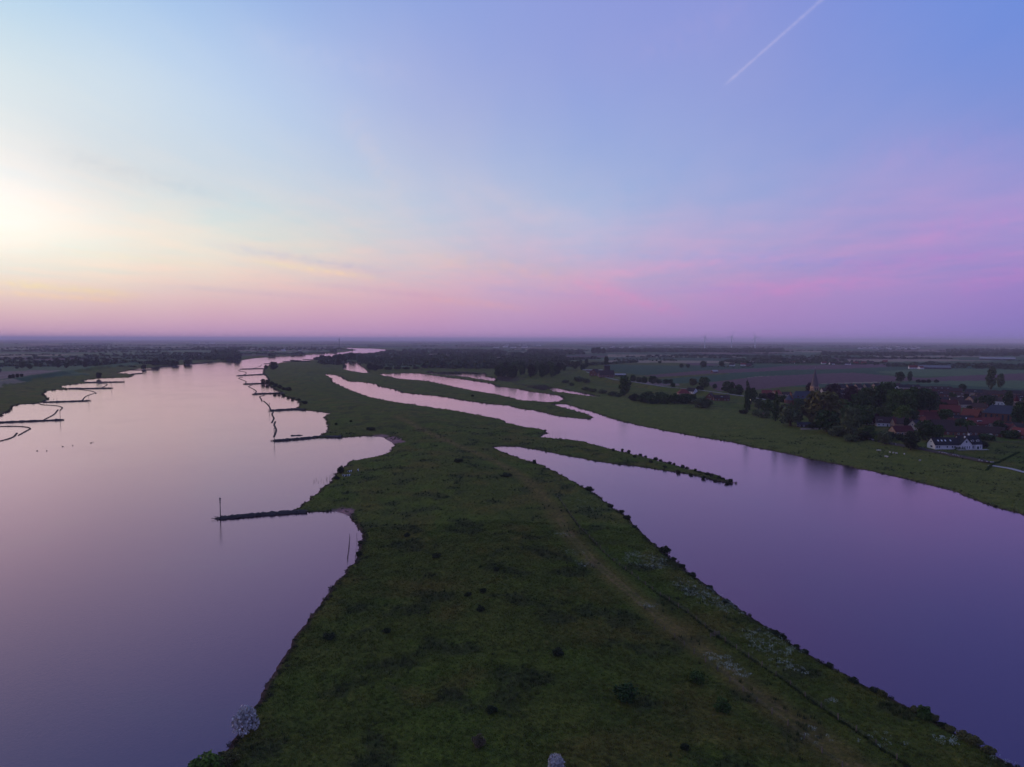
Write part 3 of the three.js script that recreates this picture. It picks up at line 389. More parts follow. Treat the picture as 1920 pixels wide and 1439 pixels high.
for (const [px, foot, top, w] of [[1278, 690, 682, 9], [1290, 690, 683, 10], [1319, 689, 677, 15], [1353, 688, 677, 12], [1237, 682, 677, 8], [1122, 664, 651, 14], [1113, 664, 652, 12], [1132, 664, 653, 12], [1137, 686, 668, 10]]) T('field_tree', 'lone dark tree standing out in the polder fields', 'round', 'deep', px, foot, top, w, 'lone trees in the polder');
T('tall_field_tree', 'tall thin tree before the purple field, larger of the pair', 'tall', 'willow', 1858, 731, 697, 18); T('tall_field_tree', 'tall thin tree before the purple field, smaller of the pair', 'tall', 'willow', 1876, 727, 706, 14);
T('field_copse_tree', 'wide tree of the copse in the light field', 'round', 'deep', 1688, 716, 699, 18); T('field_copse_tree', 'slim right tree of the copse in the light field', 'tall', 'deep', 1706, 716, 700, 10);
for (const px of [1722, 1732, 1742, 1756]) T('field_shrub', 'small shrub in the row right of the field copse', 'mound', 'scrub', px, 718, 711, 8, 'shrubs right of the field copse', 'shrub');
// the wood behind the ponds, tree by tree
{
  const r = seeded(5);
  for (let i = 0; i < 46; i++) { const q = Math.sqrt(r()), px = mix(930, 1040, r()) + (1 - q) * 18, py = mix(692, 709.5, q), p = ground(px, py); if (shore(p[0], p[2]) < 4) continue; const h = 17 + 9 * r(); tree('wood_tree', 'tall dark tree in the dense wood beside the ponds', ['round', 'tall', 'round', 'tall'][i % 4], ['deep', 'mid', 'deep', 'scrub'][i % 4], ...p, h, h * (0.55 + 0.25 * r()), 'trees of the wood beside the ponds'); }
  for (let i = 0; i < 14; i++) { const px = mix(1045, 1100, r()), py = mix(684, 697, r()), p = ground(px, py), h = 14 + 8 * r(); tree('wood_edge_tree', 'dark tree at the wood edge left of the brickworks', 'round', 'deep', ...p, h, h * 0.75, 'trees left of the brickworks'); }
  for (const [px, foot, top, w] of [[1085, 716, 703, 20], [1100, 718, 708, 16], [1098, 732, 724, 18], [1060, 719, 711, 14], [1112, 735, 727, 16], [1130, 738, 728, 18], [1148, 742, 731, 18], [1160, 745, 735, 14], [1072, 724, 716, 12]]) T('marsh_bush', 'grey willow scrub between the ponds and the dike', 'mound', 'willow', px, foot, top, w, 'scrub between ponds and dike', 'bush');
  for (const [px, foot, top, w] of [[693, 695, 681, 14], [703, 696, 684, 14], [712, 693, 686, 16], [728, 694, 688, 18], [745, 693, 687, 18], [762, 693, 688, 18], [780, 693, 688, 16], [796, 693, 686, 16]]) T('pond_tree', 'dark tree in the row behind the narrow far pond', 'round', 'scrub', px, foot, top, w, 'trees behind the far pond');
  for (const [px, foot, top, w] of [[604, 675, 666, 12], [616, 676, 667, 14], [628, 677, 666, 14], [640, 679, 665, 14], [634, 685, 674, 12], [645, 683, 672, 12], [622, 682, 675, 10], [660, 676, 664, 16]]) T('riverside_tree', 'dark riverside tree at the far end of the peninsula', 'round', 'scrub', px, foot, top, w, 'trees at the far end of the peninsula');
  T('riverside_tree', 'largest round tree on the right river bank by the groynes', 'round', 'scrub', 513, 694, 679, 17); T('riverside_tree', 'small round tree beside the largest bank tree', 'round', 'scrub', 498, 693, 685, 8);
  T('riverside_tree', 'left of the twin round trees standing on a groyne', 'round', 'scrub', 493, 720, 711, 9); T('riverside_tree', 'right of the twin round trees standing on a groyne', 'round', 'scrub', 501, 721, 712, 9);
  for (const [px, foot, top, w] of [[510, 722, 714, 9], [516, 726, 717, 9], [524, 729, 720, 9], [532, 732, 725, 8], [541, 733, 724, 11], [515, 741, 736, 8], [523, 741, 736, 7], [531, 743, 738, 8], [540, 747, 743, 7], [548, 750, 745, 7], [571, 758, 750, 12], [560, 752, 747, 8]]) T('bank_bush', 'dark bush on the shore between the small groynes', 'mound', 'scrub', px, foot, top, w, 'bushes on the groyne shore', 'bush');
  T('bank_tree', 'tree mirrored in a left bank bay', 'round', 'scrub', 185, 711, 700, 10);
  for (const [px, foot, top, w] of [[291, 686, 675, 16], [270, 693, 685, 9], [328, 685, 676, 15], [352, 684, 675, 16], [444, 676, 665, 12], [428, 677, 669, 12], [24, 710, 703, 6], [32, 709, 702, 6], [40, 708, 702, 6], [18, 711, 704, 6]]) T('bank_tree', 'dark rounded tree along the left river bank', 'round', 'scrub', px, foot, top, w, 'trees along the left bank');
  for (let i = 0; i < 44; i++) { const px = mix(40, 222, r()), py = 694 - 12 * r() - (px - 40) * 0.035, p = ground(px, py), h = 9 + 7 * r(); tree('polder_tree', 'dark tree in the wood band beyond the left dike', 'round', ['deep', 'scrub'][i % 2], ...p, h, h * (0.8 + 0.4 * r()), 'trees beyond the left dike'); }
}
// far woods and hedgerows that read as one mass
{
  const r = seeded(77), list = [], wide = (px, py, h, w) => { const p = ground(px, py); if (shore(p[0], p[2]) < 6) return; const k = 0.7 + 0.6 * r(); list.push([p[0], p[1] - 0.3, p[2], w, h, r() * 6.28, 0.050 * k, 0.074 * k, 0.030 * k]); };
  const wood = (x0, x1, y0, y1, n, h, skew = 0) => { for (let i = 0; i < n; i++) { const t = r(), px = mix(x0, x1, t), d = EYE * FOCAL / (mix(y0, y1, r()) + skew * t - 637), hh = h * (0.7 + 0.5 * r()); wide(px, 637 + EYE * FOCAL / d, hh, hh * (0.7 + 0.5 * r())); } };
  wood(800, 1060, 666, 692, 520, 21); wood(990, 1095, 658, 665, 160, 18); wood(1140, 1470, 655.5, 661.5, 900, 20); wood(1150, 1270, 674, 678, 50, 8); wood(1415, 1462, 674, 679, 30, 15); wood(1466, 1545, 676, 682, 60, 12); wood(1545, 1660, 678, 685, 60, 8);
  wood(1662, 1930, 685, 688, 150, 11, 6); wood(1540, 1770, 662, 667, 380, 15); wood(1775, 1990, 656, 669, 520, 20); wood(1290, 1420, 688, 690, 24, 4); wood(1400, 1660, 667, 671, 60, 9);
  wood(600, 800, 666, 684, 420, 16); wood(690, 830, 684, 688, 70, 6); wood(720, 940, 657, 664, 260, 16); wood(50, 300, 668, 682, 90, 11, -6); wood(0, 60, 672, 694, 26, 12); wood(300, 446, 664, 676, 150, 15); wood(398, 446, 660, 668, 90, 24); wood(360, 470, 653, 657, 110, 18); wood(0, 300, 652, 656, 90, 13); wood(100, 300, 659, 662, 60, 11); wood(440, 650, 652, 658, 150, 14); wood(-300, 0, 655, 700, 200, 12); wood(1930, 2300, 655, 690, 240, 13);
  for (let k = 0; k < 330; k++) {    // hedgerows and avenues out to the horizon
    const a = (r() * 2 - 1) * 0.86, d = 2400 * Math.pow(9, r()), x = Math.sin(a) * d, z = -Math.cos(a) * d, t = r() < 0.7 ? (r() - 0.5) * 0.6 : r() * 3.14, n = 10 + 40 * r() | 0, st = 10 + d / 900, h0 = 8 + 11 * r();
    for (let i = 0; i < n; i++) { if (r() < 0.12) continue; const X = x + Math.cos(t) * i * st + (r() - 0.5) * st, Z = z + Math.sin(t) * i * st + (r() - 0.5) * st * 1.4; if (-Z < 1700 || shore(X, Z) < 8) continue; const h = h0 * (0.6 + 0.6 * r()), q = 0.7 + 0.6 * r(); list.push([X, 0.8, Z, h * (0.7 + 0.7 * r()) + st * 0.3, h, r() * 6.28, 0.046 * q, 0.068 * q, 0.028 * q]); }
  }
  instanced('distant_woodland', foliage(13, shapes.mound(3)[0], 110, 0.17), leafMaterial(1, 1, 1), list, 'distant dark woods and hedgerows spread over the polder');
}
// shrubs on the near peninsula
const shrubs = [];
for (const [px, foot, w, h, leaf, label] of [
  [461, 1374, 40, 46, 'blossom', 'white blossoming hawthorn on the left shore'], [1043, 1450, 32, 34, 'blossom', 'white blossoming shrub at the bottom edge of the meadow'], [386, 1452, 56, 40, 'fresh', 'green willow shrub in the bottom left shore corner'], [425, 1432, 34, 24, 'olive', 'olive shrub right behind the corner willow shrub'],
  [897, 1400, 24, 24, 'dry', 'dry brown upright shrub near the bottom of the meadow'], [1172, 1313, 46, 34, 'deep', 'wide dark green bush, largest on the lower meadow'], [1306, 1282, 26, 28, 'mid', 'green leafy shrub beside the long dark hollow'], [1355, 1335, 30, 28, 'mid', 'small leafy shrub below the track, right of the wide bush'], [1046, 1230, 22, 18, 'scrub', 'round dark bush in the middle of the lower meadow'], [1284, 1407, 14, 16, 'scrub', 'tiny dark shrub near the bottom, right of the white shrub'], [922, 1336, 24, 14, 'scrub', 'low dark bush above the dry brown shrub'],
  [901, 1147, 16, 15, 'scrub', 'round dark bush, lowest of the four in the meadow centre'], [878, 1118, 14, 10, 'scrub', 'small dark bush left of the meadow centre'], [906, 1111, 14, 10, 'scrub', 'small dark bush right above the lowest centre bush'], [931, 1071, 14, 11, 'scrub', 'small dark bush upper right of the meadow centre'], [818, 1046, 18, 11, 'scrub', 'dark bush below the groyne bay'], [763, 1007, 12, 10, 'scrub', 'dark bush inland of the groyne root'], [725, 1187, 16, 12, 'scrub', 'dark bush on the left slope of the meadow'], [617, 1198, 22, 13, 'scrub', 'low dark bush near the left shore'], [1733, 1349, 22, 26, 'mid', 'tall leafy shrub on the right shore'],
  [1247, 1038, 22, 18, 'scrub', 'dark bush on the right shore by the cow parsley'], [1105, 921, 16, 12, 'scrub', 'dark bush on the right shore at the channel narrowing'], [1002, 870, 8, 10, 'scrub', 'small bush on the shore of the inner channel'], [639, 888, 14, 18, 'scrub', 'dark bush on the shore above the resting cows'], [631, 899, 12, 8, 'scrub', 'low bush on the shore beside the stakes'], [673, 1043, 12, 12, 'scrub', 'dark bush on the bay shore by the tall stakes'], [675, 1020, 10, 8, 'scrub', 'small bush on the bay shore above the stakes'],
  [695, 807, 18, 8, 'scrub', 'low dark bush above the sandy beach'], [658, 792, 6, 5, 'scrub', 'tiny dark bush, right of two above the beach'], [630, 797, 6, 5, 'scrub', 'tiny dark bush, left of two above the beach'], [886, 744, 6, 5, 'scrub', 'tiny bush on the island between the channels'], [860, 867, 20, 9, 'scrub', 'low dark thicket left of the track bend'], [950, 894, 22, 9, 'scrub', 'low dark thicket on the track bend']]) { const s = T('meadow_shrub', label, leaf === 'blossom' ? 'willow' : 'mound', leaf, px, foot, foot - h, w, null, 'shrub'); shrubs.push(s); }
for (const [px, foot, s] of [[1165, 963, 9], [1176, 974, 10], [1145, 952, 9], [1190, 990, 7], [1262, 1052, 9], [1280, 1064, 8], [1298, 1081, 10], [1331, 1105, 9], [1362, 1131, 10], [1455, 1190, 10], [1466, 1198, 11], [1494, 1215, 8], [1510, 1225, 9], [1555, 1252, 10], [1600, 1281, 12], [1640, 1298, 11], [1655, 1306, 12], [1716, 1336, 12], [1748, 1352, 14], [1768, 1364, 10], [1782, 1372, 12], [1808, 1387, 16], [1826, 1397, 16], [1855, 1413, 14]]) T('shore_shrub', 'small dark shrub at the water edge of the right shore', 'mound', px > 1600 && s > 11 ? 'olive' : 'scrub', px, foot, foot - s, s * 1.5, 'shrubs along the right shore', 'shrub');
{ const r = seeded(3); for (let i = 0; i < 26; i++) { const t = i / 26, px = mix(1150, 1377, Math.pow(t, 0.8)), py = mix(842, 906, Math.pow(t, 0.85)) - (i % 3 ? 1 : -3 - 6 * Math.sin(t * 3)) ; T('spit_shrub', 'tiny dark shrub on the narrow spit of land', 'mound', 'scrub', px, py + 1, py - 3 - 4 * r(), 6 + 4 * r(), 'shrubs on the narrow spit', 'shrub'); } }
console.log('trees built');

// ---------------------------------------------------------------- buildings
const speck = noiseTexture(256, (u, v) => { const k = 0.86 + 0.10 * T45(u, v) + 0.10 * T110(u, v) * 0.8; return [k, k * 0.985, k * 0.97]; }, true);
const wallOf = (r, g, b) => std(r, g, b, 0.9, { map: speck }), roofOf = (r, g, b) => std(r, g, b, 0.85, { map: speck });
const WALL = { white: wallOf(0.80, 0.78, 0.77), brick: wallOf(0.20, 0.085, 0.06), tan: wallOf(0.42, 0.28, 0.20), cream: wallOf(0.55, 0.45, 0.36), dark: wallOf(0.07, 0.055, 0.05), pale: wallOf(0.42, 0.38, 0.36) };
const ROOF = { black: roofOf(0.030, 0.030, 0.036), slate: roofOf(0.070, 0.075, 0.098), brown: roofOf(0.060, 0.036, 0.034), maroon: roofOf(0.105, 0.026, 0.026), red: roofOf(0.20, 0.046, 0.040), orange: roofOf(0.27, 0.070, 0.045), grey: roofOf(0.20, 0.20, 0.21), light: roofOf(0.40, 0.38, 0.38) };
const PANE = new THREE.MeshPhysicalMaterial({ color: new THREE.Color().setRGB(0.03, 0.035, 0.045), roughness: 0.08 }), FRAME = std(0.6, 0.6, 0.6, 0.6), DOOR = std(0.05, 0.06, 0.05, 0.6), METAL = std(0.35, 0.35, 0.36, 0.5, { metalness: 0.6 });
const LIT = std(0.2, 0.15, 0.1, 0.6, { emissive: new THREE.Color().setRGB(1, 0.62, 0.32), emissiveIntensity: 1.6 });
const solid = (pts) => { const g = new THREE.BufferGeometry(), p = pts.flat(2); g.setAttribute('position', new THREE.Float32BufferAttribute(p, 3)); const uv = []; for (let i = 0; i < p.length; i += 3) uv.push((p[i] + p[i + 2] * 0.7) / 6, (p[i + 1] + p[i + 2] * 0.3) / 6); g.setAttribute('uv', new THREE.Float32BufferAttribute(uv, 2)); g.computeVertexNormals(); return g; };
const quad = (a, b, c, d) => [a, b, c, a, c, d];
// walls of a gabled house with its ridge along x
function gabled(L, D, H, R) { const x = L / 2, z = D / 2; return solid([quad([-x, 0, z], [x, 0, z], [x, H, z], [-x, H, z]), quad([x, 0, -z], [-x, 0, -z], [-x, H, -z], [x, H, -z]), quad([x, 0, z], [x, 0, -z], [x, H, -z], [x, H, z]), quad([-x, 0, -z], [-x, 0, z], [-x, H, z], [-x, H, -z]), [[x, H, z], [x, H, -z], [x, H + R, 0]], [[-x, H, -z], [-x, H, z], [-x, H + R, 0]]]); }
function slab(a, b, c, d, t) { const up = (p) => [p[0], p[1] + t, p[2]], A = up(a), B = up(b), C = up(c), D = up(d); return [quad(A, B, C, D), quad(d, c, b, a), quad(a, b, B, A), quad(b, c, C, B), quad(c, d, D, C), quad(d, a, A, D)]; }
function gableRoof(L, D, H, R, over = 0.35) { const x = L / 2 + over, k = R / (D / 2), z = D / 2 + over, y = H - over * k + 0.02, r = H + R + 0.02; return solid([...slab([-x, y, z], [x, y, z], [x, r, 0], [-x, r, 0], 0.2), ...slab([x, y, -z], [-x, y, -z], [-x, r, 0], [x, r, 0], 0.2)].flat()); }
function hipRoof(L, D, H, R, over = 0.4, left = true, right = true) { const x = L / 2 + over, z = D / 2 + over, l = left ? -L / 2 + D * 0.42 : -x, r = right ? L / 2 - D * 0.42 : x, y = H - 0.05, t = H + R; return solid([quad([-x, y, z], [x, y, z], [r, t, 0], [l, t, 0]), quad([x, y, -z], [-x, y, -z], [l, t, 0], [r, t, 0]), [[x, y, z], [x, y, -z], [r, t, 0]], [[-x, y, -z], [-x, y, z], [l, t, 0]], quad([-x, y, -z], [x, y, -z], [x, y, z], [-x, y, z])]); }
const BOX = new Map(), box = (w, h, d) => { const k = `${w},${h},${d}`; if (!BOX.has(k)) BOX.set(k, new THREE.BoxGeometry(w, h, d)); return BOX.get(k); };
function put(name, geometry, material, parent, x, y, z, turn = 0) { const m = part(name, geometry, material, parent); m.position.set(x, y, z); m.rotation.y = turn; return m; }
function windowOn(parent, x, y, z, turn, w = 1.2, h = 1.3, lit) { const f = put('window', box(w, h, 0.12), FRAME, parent, x, y, z, turn); put('pane', box(w - 0.24, h - 0.24, 0.06), lit ? LIT : PANE, f, 0, 0, 0.045); return f; }
// the yaw that turns a front towards the viewer's side of the village, then by so many degrees more
const facing = (x, z, deg) => -Math.atan2(x, -z) + deg * Math.PI / 180;
function house(label, px, py, L, D, H, R, deg, roof, wall, o = {}) {
  const [x, y, z] = ground(px, py), g = thing(o.name ?? 'house', label, o.category ?? 'house', x, y - 0.15, z, facing(x, z, deg), o.group);
  part('wall', gabled(L, D, H, o.hip ? 0.01 : R), WALL[wall], g);
  const rf = part('roof', o.hip ? hipRoof(L, D, H, R) : gableRoof(L, D, H, R), ROOF[roof], g);
  for (let i = 0; i < (o.chimneys ?? 1); i++) put('chimney', box(0.8, 1.8, 0.7), WALL.brick, rf, (i ? -1 : 1) * L * 0.33, H + R + 0.3, 0.2);
  const bays = Math.max(1, Math.floor(L / 3.4)); for (let i = 0; i < bays; i++) { const u = (i + 0.5) / bays * L - L / 2; if (i === (bays >> 1) && !o.noDoor) put('door', box(1.0, 2.1, 0.12), DOOR, g, u, 1.05, D / 2 + 0.05); else windowOn(g, u, Math.min(1.6, H * 0.55), D / 2 + 0.04, 0, 1.3, 1.3, o.lit === i); if (H > 4.5) windowOn(g, u, 4.1, D / 2 + 0.04, 0); }
  for (const s of [-1, 1]) { const e = s * (L / 2 + 0.04); windowOn(g, e, Math.min(1.6, H * 0.55), D * 0.2, s * Math.PI / 2); windowOn(g, e, Math.min(1.6, H * 0.55), -D * 0.2, s * Math.PI / 2); if (!o.hip && R > 2.6) windowOn(g, e, H + R * 0.32, 0, s * Math.PI / 2, 1.1, 1.2); }
  for (const u of o.dormers ?? []) { const d = put('dormer', box(o.dormerWide ?? 2.2, 1.3, 2.0), WALL[o.dormerWall ?? 'white'], rf, u * L, H + R * 0.42, D / 2 - R * 0.42 * (D / 2 / R) - 0.35); put('pane', box((o.dormerWide ?? 2.2) - 0.5, 0.8, 0.06), PANE, d, 0, 0.1, 1.0); }
  for (const u of o.skylights ?? []) { const k = Math.atan2(R, D / 2), s = put('skylight', box(0.9, 1.2, 0.08), FRAME, rf, u * L, H + R * 0.55 + 0.26, D / 4 * 0.9); s.rotation.x = -(Math.PI / 2 - k); }
  return g;
}
// houses one can tell apart
house('white gabled house with black roof above the meadow willows', 1619, 791, 15, 10, 3.6, 5.2, 38, 'black', 'white', { chimneys: 2 });
house('low white annex with a flat looking roof below the white gabled house', 1624, 796, 12, 4, 2.2, 0.7, 20, 'light', 'white', { name: 'annex', chimneys: 0 });
house('long dark roofed house with a white garage front', 1662, 799, 17, 10, 3.4, 4.6, 12, 'brown', 'white', { dormers: [-0.32], dormerWide: 3.2, dormerWall: 'cream' });
house('brown roofed house with four small roof windows behind the white garage', 1672, 788, 22, 11, 3.5, 4.6, 10, 'brown', 'tan', { skylights: [-0.2, -0.05, 0.1, 0.25] });
house('dark red roofed tan brick house right of the white garage', 1686, 802, 11, 9, 4.2, 4.0, 24, 'maroon', 'tan');
house('brown roofed tan house between the maroon barn and the orange roof', 1696, 803, 12, 9, 4.2, 4.2, 6, 'brown', 'tan');
house('house under a long bright orange roof', 1712, 795, 19, 9, 3.6, 3.4, 8, 'orange', 'white');
house('pale house with a steep rounded gable facing the meadow', 1717, 809, 15, 8.6, 4.6, 5.0, 72, 'black', 'cream', { skylights: [0.2] });
house('maroon roofed barn with a tan gable beside the thicket', 1690, 815, 16, 9, 3.2, 4.0, 36, 'maroon', 'tan', { name: 'barn', category: 'barn', chimneys: 0 });
house('house with a short red roof and white gable windows', 1729, 786, 11, 9, 4.4, 4.2, 10, 'red', 'pale', { chimneys: 2 });
house('dark red roofed row house right of the short red roof', 1748, 787, 14, 9, 3.6, 3.8, 8, 'maroon', 'brick');
house('house under the biggest red roof of the village centre', 1781, 778, 18, 11, 4.0, 6.0, 4, 'red', 'brick', { chimneys: 2 });
house('low red roofed wing in front of the biggest red roof', 1764, 783, 17, 9, 3.2, 3.6, 4, 'red', 'brick');
house('maroon roofed house below the low red wing', 1744, 796, 14, 9, 3.4, 3.8, 14, 'maroon', 'tan');
house('house with a tall orange red roof left of the chapel', 1822, 787, 15, 10, 4.2, 6.0, -24, 'orange', 'brick');
house('dark roofed house under the tall orange red roof', 1806, 797, 16, 10, 3.4, 5.2, 22, 'black', 'tan', { skylights: [0.1] });
house('red roofed brick house with a white dormer', 1830, 801, 16, 10, 3.6, 4.6, 40, 'red', 'brick', { dormers: [0.05], dormerWide: 4.2 });
house('house with the brightest red roof in front of the chapel', 1860, 800, 12, 9, 3.8, 4.2, 26, 'red', 'cream', { chimneys: 2 });
house('long dark purple roofed barn beside the street', 1849, 817, 24, 11, 2.8, 4.6, 4, 'brown', 'brick', { name: 'barn', category: 'barn', chimneys: 0 });
house('dark roofed house with a white lean-to above the white villa', 1772, 804, 20, 11, 3.0, 4.6, 6, 'brown', 'dark');
house('dark roofed house with one lit window behind the white villa', 1781, 815, 22, 10, 3.0, 3.8, 8, 'brown', 'brick', { lit: 1 });
house('small white box shed beside the lit window', 1765, 807, 4, 3, 2.6, 0.5, 10, 'light', 'white', { name: 'shed', category: 'shed', chimneys: 0, noDoor: true });
house('maroon roofed house with a pale gable tip behind the lit window house', 1792, 801, 13, 9, 3.4, 4.4, -30, 'maroon', 'white');
house('tan gabled house near the right edge beside the street trees', 1893, 812, 12, 9, 3.4, 4.2, -58, 'maroon', 'tan');
house('brick house with a red roof at the right edge', 1916, 822, 13, 10, 3.6, 4.4, -38, 'red', 'brick', { dormers: [0] });
house('dark slate roofed house behind the right edge brick house', 1905, 809, 14, 10, 3.2, 4.2, -20, 'black', 'tan');
house('tan gabled house right of the chapel turret', 1915, 768, 13, 9, 4.2, 5.0, -52, 'brown', 'tan');
house('white house among dark trees below the pale gable row', 1794, 757, 14, 9, 4.6, 3.2, 8, 'brown', 'white');
house('pale tan house with its gable towards the river', 1824, 757, 15, 11, 4.4, 5.0, 62, 'brown', 'tan');
house('white house behind the chapel roof', 1870, 759, 14, 9, 4.4, 3.4, -6, 'brown', 'white');
house('small white house at the left of the white house among dark trees', 1774, 754, 9, 7, 3.4, 2.6, 30, 'black', 'white');
house('red hip roofed farmhouse beside the dike road', 1282, 735, 16, 13, 3.6, 5.4, 12, 'red', 'tan', { name: 'farmhouse', hip: true, chimneys: 2, lit: 1 });
house('dark roofed barn right behind the red hip roofed farmhouse', 1297, 735, 14, 9, 3.2, 4.6, -40, 'black', 'white', { name: 'barn', category: 'barn', chimneys: 0 });
house('brick house with a white edged gable facing the dike road', 1332, 742, 13, 9.5, 3.6, 5.0, 78, 'brown', 'brick');
house('long low brick house with a pale end chimney on the dike road', 1353, 744, 19, 9, 3.4, 3.6, 8, 'brown', 'brick', { dormers: [0] });
house('red roofed house left of the church among trees', 1438, 742, 13, 9, 3.6, 4.0, 6, 'red', 'brick');
house('pinkish house with a red roof between the poplars and the church', 1456, 744, 12, 9, 4.4, 4.2, 52, 'orange', 'tan');
house('white and tan house directly left of the church nave', 1476, 746, 12, 8, 4.6, 3.0, 4, 'brown', 'cream');
house('small red roofed shed by the meadow below the poplars', 1431, 782, 5, 4, 2.2, 1.8, 30, 'orange', 'white', { name: 'shed', category: 'shed', chimneys: 0 });
house('low dark shed under the huge olive tree', 1511, 801, 14, 8, 2.8, 1.6, 4, 'slate', 'dark', { name: 'shed', category: 'shed', chimneys: 0 });
house('brick gabled works hall of the brickworks', 1116, 709, 24, 16, 5, 8, 70, 'brown', 'brick', { name: 'works_hall', category: 'building', chimneys: 0 });
house('brown roofed wing of the brickworks', 1137, 711, 28, 18, 5, 8, 6, 'brown', 'brick', { name: 'works_hall', category: 'building', chimneys: 0 });
house('long flat white roofed shed left of the brickworks', 1111, 698, 46, 18, 5, 0.8, 4, 'light', 'brick', { name: 'works_shed', category: 'building', chimneys: 0 });
house('dark square tower block of the brickworks', 1138, 702, 12, 12, 19, 1, 6, 'slate', 'dark', { name: 'works_tower', category: 'building', chimneys: 0 });
house('small white roofed depot right of the brickworks', 1163, 706, 22, 9, 3.4, 2.4, 6, 'light', 'dark', { name: 'depot', category: 'building', chimneys: 0 });
house('white farmhouse with a red roof out in the fields', 1712, 692, 20, 12, 4, 6, 14, 'red', 'white', { name: 'farmhouse' });
house('second small white farm building right of the field farmhouse', 1727, 692.5, 12, 10, 4, 4, 40, 'red', 'white', { name: 'farmhouse' });
house('long grey barn right of the field farmhouse', 1752, 692, 75, 22, 4, 6, 6, 'grey', 'dark', { name: 'barn', category: 'barn', chimneys: 0 });
house('long pale barn far right before the dark wood', 1870, 675, 120, 30, 5, 5, 2, 'light', 'dark', { name: 'barn', category: 'barn', chimneys: 0 });
house('small barn standing in the reddish field', 1340, 699, 14, 10, 3, 3, 30, 'light', 'brick', { name: 'barn', category: 'barn', chimneys: 0 });
// the row of steep gables along the far edge of the village
for (const [px, py, n] of [[1563, 733, 'first'], [1578, 733, 'second'], [1593, 732.5, 'third'], [1609, 732, 'fourth'], [1626, 732, 'fifth'], [1643, 731, 'last']]) house(`steep gabled house, ${n} from the left in the row beyond the park`, px, py, 12, 10, 4.6, 5.4, 52, 'black', 'tan', { group: 'steep gabled row' });
for (const [px, py, L, deg, roof, wall, dorm] of [[1669, 729, 12, 30, 'brown', 'white', 0], [1681, 728, 12, 40, 'brown', 'white', 0], [1696, 731, 16, 6, 'black', 'pale', 0], [1712, 731, 18, 6, 'black', 'pale', 1], [1734, 735, 24, 4, 'brown', 'white', 3], [1766, 735, 26, 2, 'brown', 'brick', 3], [1709, 740, 18, 4, 'maroon', 'brick', 0], [1739, 741, 22, 4, 'maroon', 'brick', 1], [1792, 738, 16, 0, 'brown', 'brick', 0], [1829, 741, 24, -2, 'black', 'tan', 1], [1857, 743, 16, -6, 'brown', 'brick', 0], [1874, 744, 16, -6, 'brown', 'brick', 0], [1902, 743, 28, -4, 'black', 'tan', 0], [1765, 744, 18, 10, 'brown', 'brick', 1], [1805, 747, 16, -8, 'brown', 'white', 1], [1845, 750, 16, 14, 'brown', 'brick', 0], [1780, 763, 16, 8, 'maroon', 'brick', 0], [1808, 764, 14, 30, 'brown', 'cream', 0], [1838, 770, 14, -20, 'brown', 'brick', 0], [1896, 752, 16, 10, 'brown', 'brick', 0], [1915, 752, 14, 4, 'brown', 'white', 1], [1885, 757, 12, -30, 'brown', 'brick', 0], [1756, 757, 14, 30, 'brown', 'pale', 0], [1748, 748, 14, 4, 'brown', 'brick', 1], [1655, 741, 14, 20, 'brown', 'tan', 0], [1580, 752, 12, 20, 'brown', 'brick', 0], [1575, 742, 12, 40, 'black', 'pale', 0], [1548, 738, 12, 30, 'brown', 'pale', 0], [1930, 748, 16, 0, 'brown', 'brick', 0], [1940, 762, 16, 0, 'maroon', 'brick', 0], [1940, 790, 16, 0, 'brown', 'brick', 0]]) house('dark roofed village house in the close rows around the far fields', px, py, L, 9.5, 3.8, 4.2, deg, roof, wall, { group: 'close rows of village houses', dormers: dorm === 1 ? [0] : dorm ? [-0.3, 0, 0.3] : [] });
for (const [px, py, roof, wall] of [[1545, 683, 'red', 'white'], [1560, 684, 'brown', 'white'], [1572, 683.5, 'brown', 'brick'], [1590, 684.5, 'brown', 'white'], [1605, 683, 'red', 'brick'], [1620, 683, 'orange', 'brick'], [1634, 682, 'brown', 'white'], [1660, 680, 'red', 'brick'], [1486, 682, 'orange', 'white'], [1373, 686.5, 'brown', 'white'], [1394, 686, 'red', 'white'], [1404, 687, 'brown', 'brick']]) house('small farm building strung along the far road', px, py, 15, 9, 3.6, 4.4, (px % 7) * 8 - 20, roof, wall, { name: 'farm_building', group: 'farm buildings along the far road' });
// far towns: blocks seen as pale specks
{ const r = seeded(41), spots = []; for (let i = 0; i < 46; i++) spots.push([mix(1610, 1725, r()), mix(649.5, 657, r()), 18 + 16 * r(), 9 + 8 * r()]); for (let i = 0; i < 14; i++) spots.push([mix(1115, 1190, r()), mix(650, 655, r()), 24, 10]); for (let i = 0; i < 14; i++) spots.push([mix(930, 1060, r()), mix(646, 653, r()), 50, 12]); for (let i = 0; i < 10; i++) spots.push([mix(490, 570, r()), mix(654, 659, r()), 16, 8]); for (let i = 0; i < 8; i++) spots.push([mix(355, 400, r()), mix(642.5, 645, r()), 60, 16]); for (let i = 0; i < 8; i++) spots.push([mix(1190, 1285, r()), mix(648.5, 650.5, r()), 70, 8]);
  for (const [px, py, L, H] of spots) { const [x, y, z] = ground(px, py); if (shore(x, z) < 10) continue; const g = thing('distant_block', 'pale building block of a far town on the polder', 'building', x, y - 0.2, z, facing(x, z, (r() - 0.5) * 60), 'far town blocks'); part('wall', gabled(L, L * 0.5, H * 0.7, H * 0.3), WALL[r() < 0.6 ? 'white' : 'pale'], g); part('roof', gableRoof(L, L * 0.5, H * 0.7, H * 0.3), ROOF[r() < 0.5 ? 'light' : 'brown'], g); } }
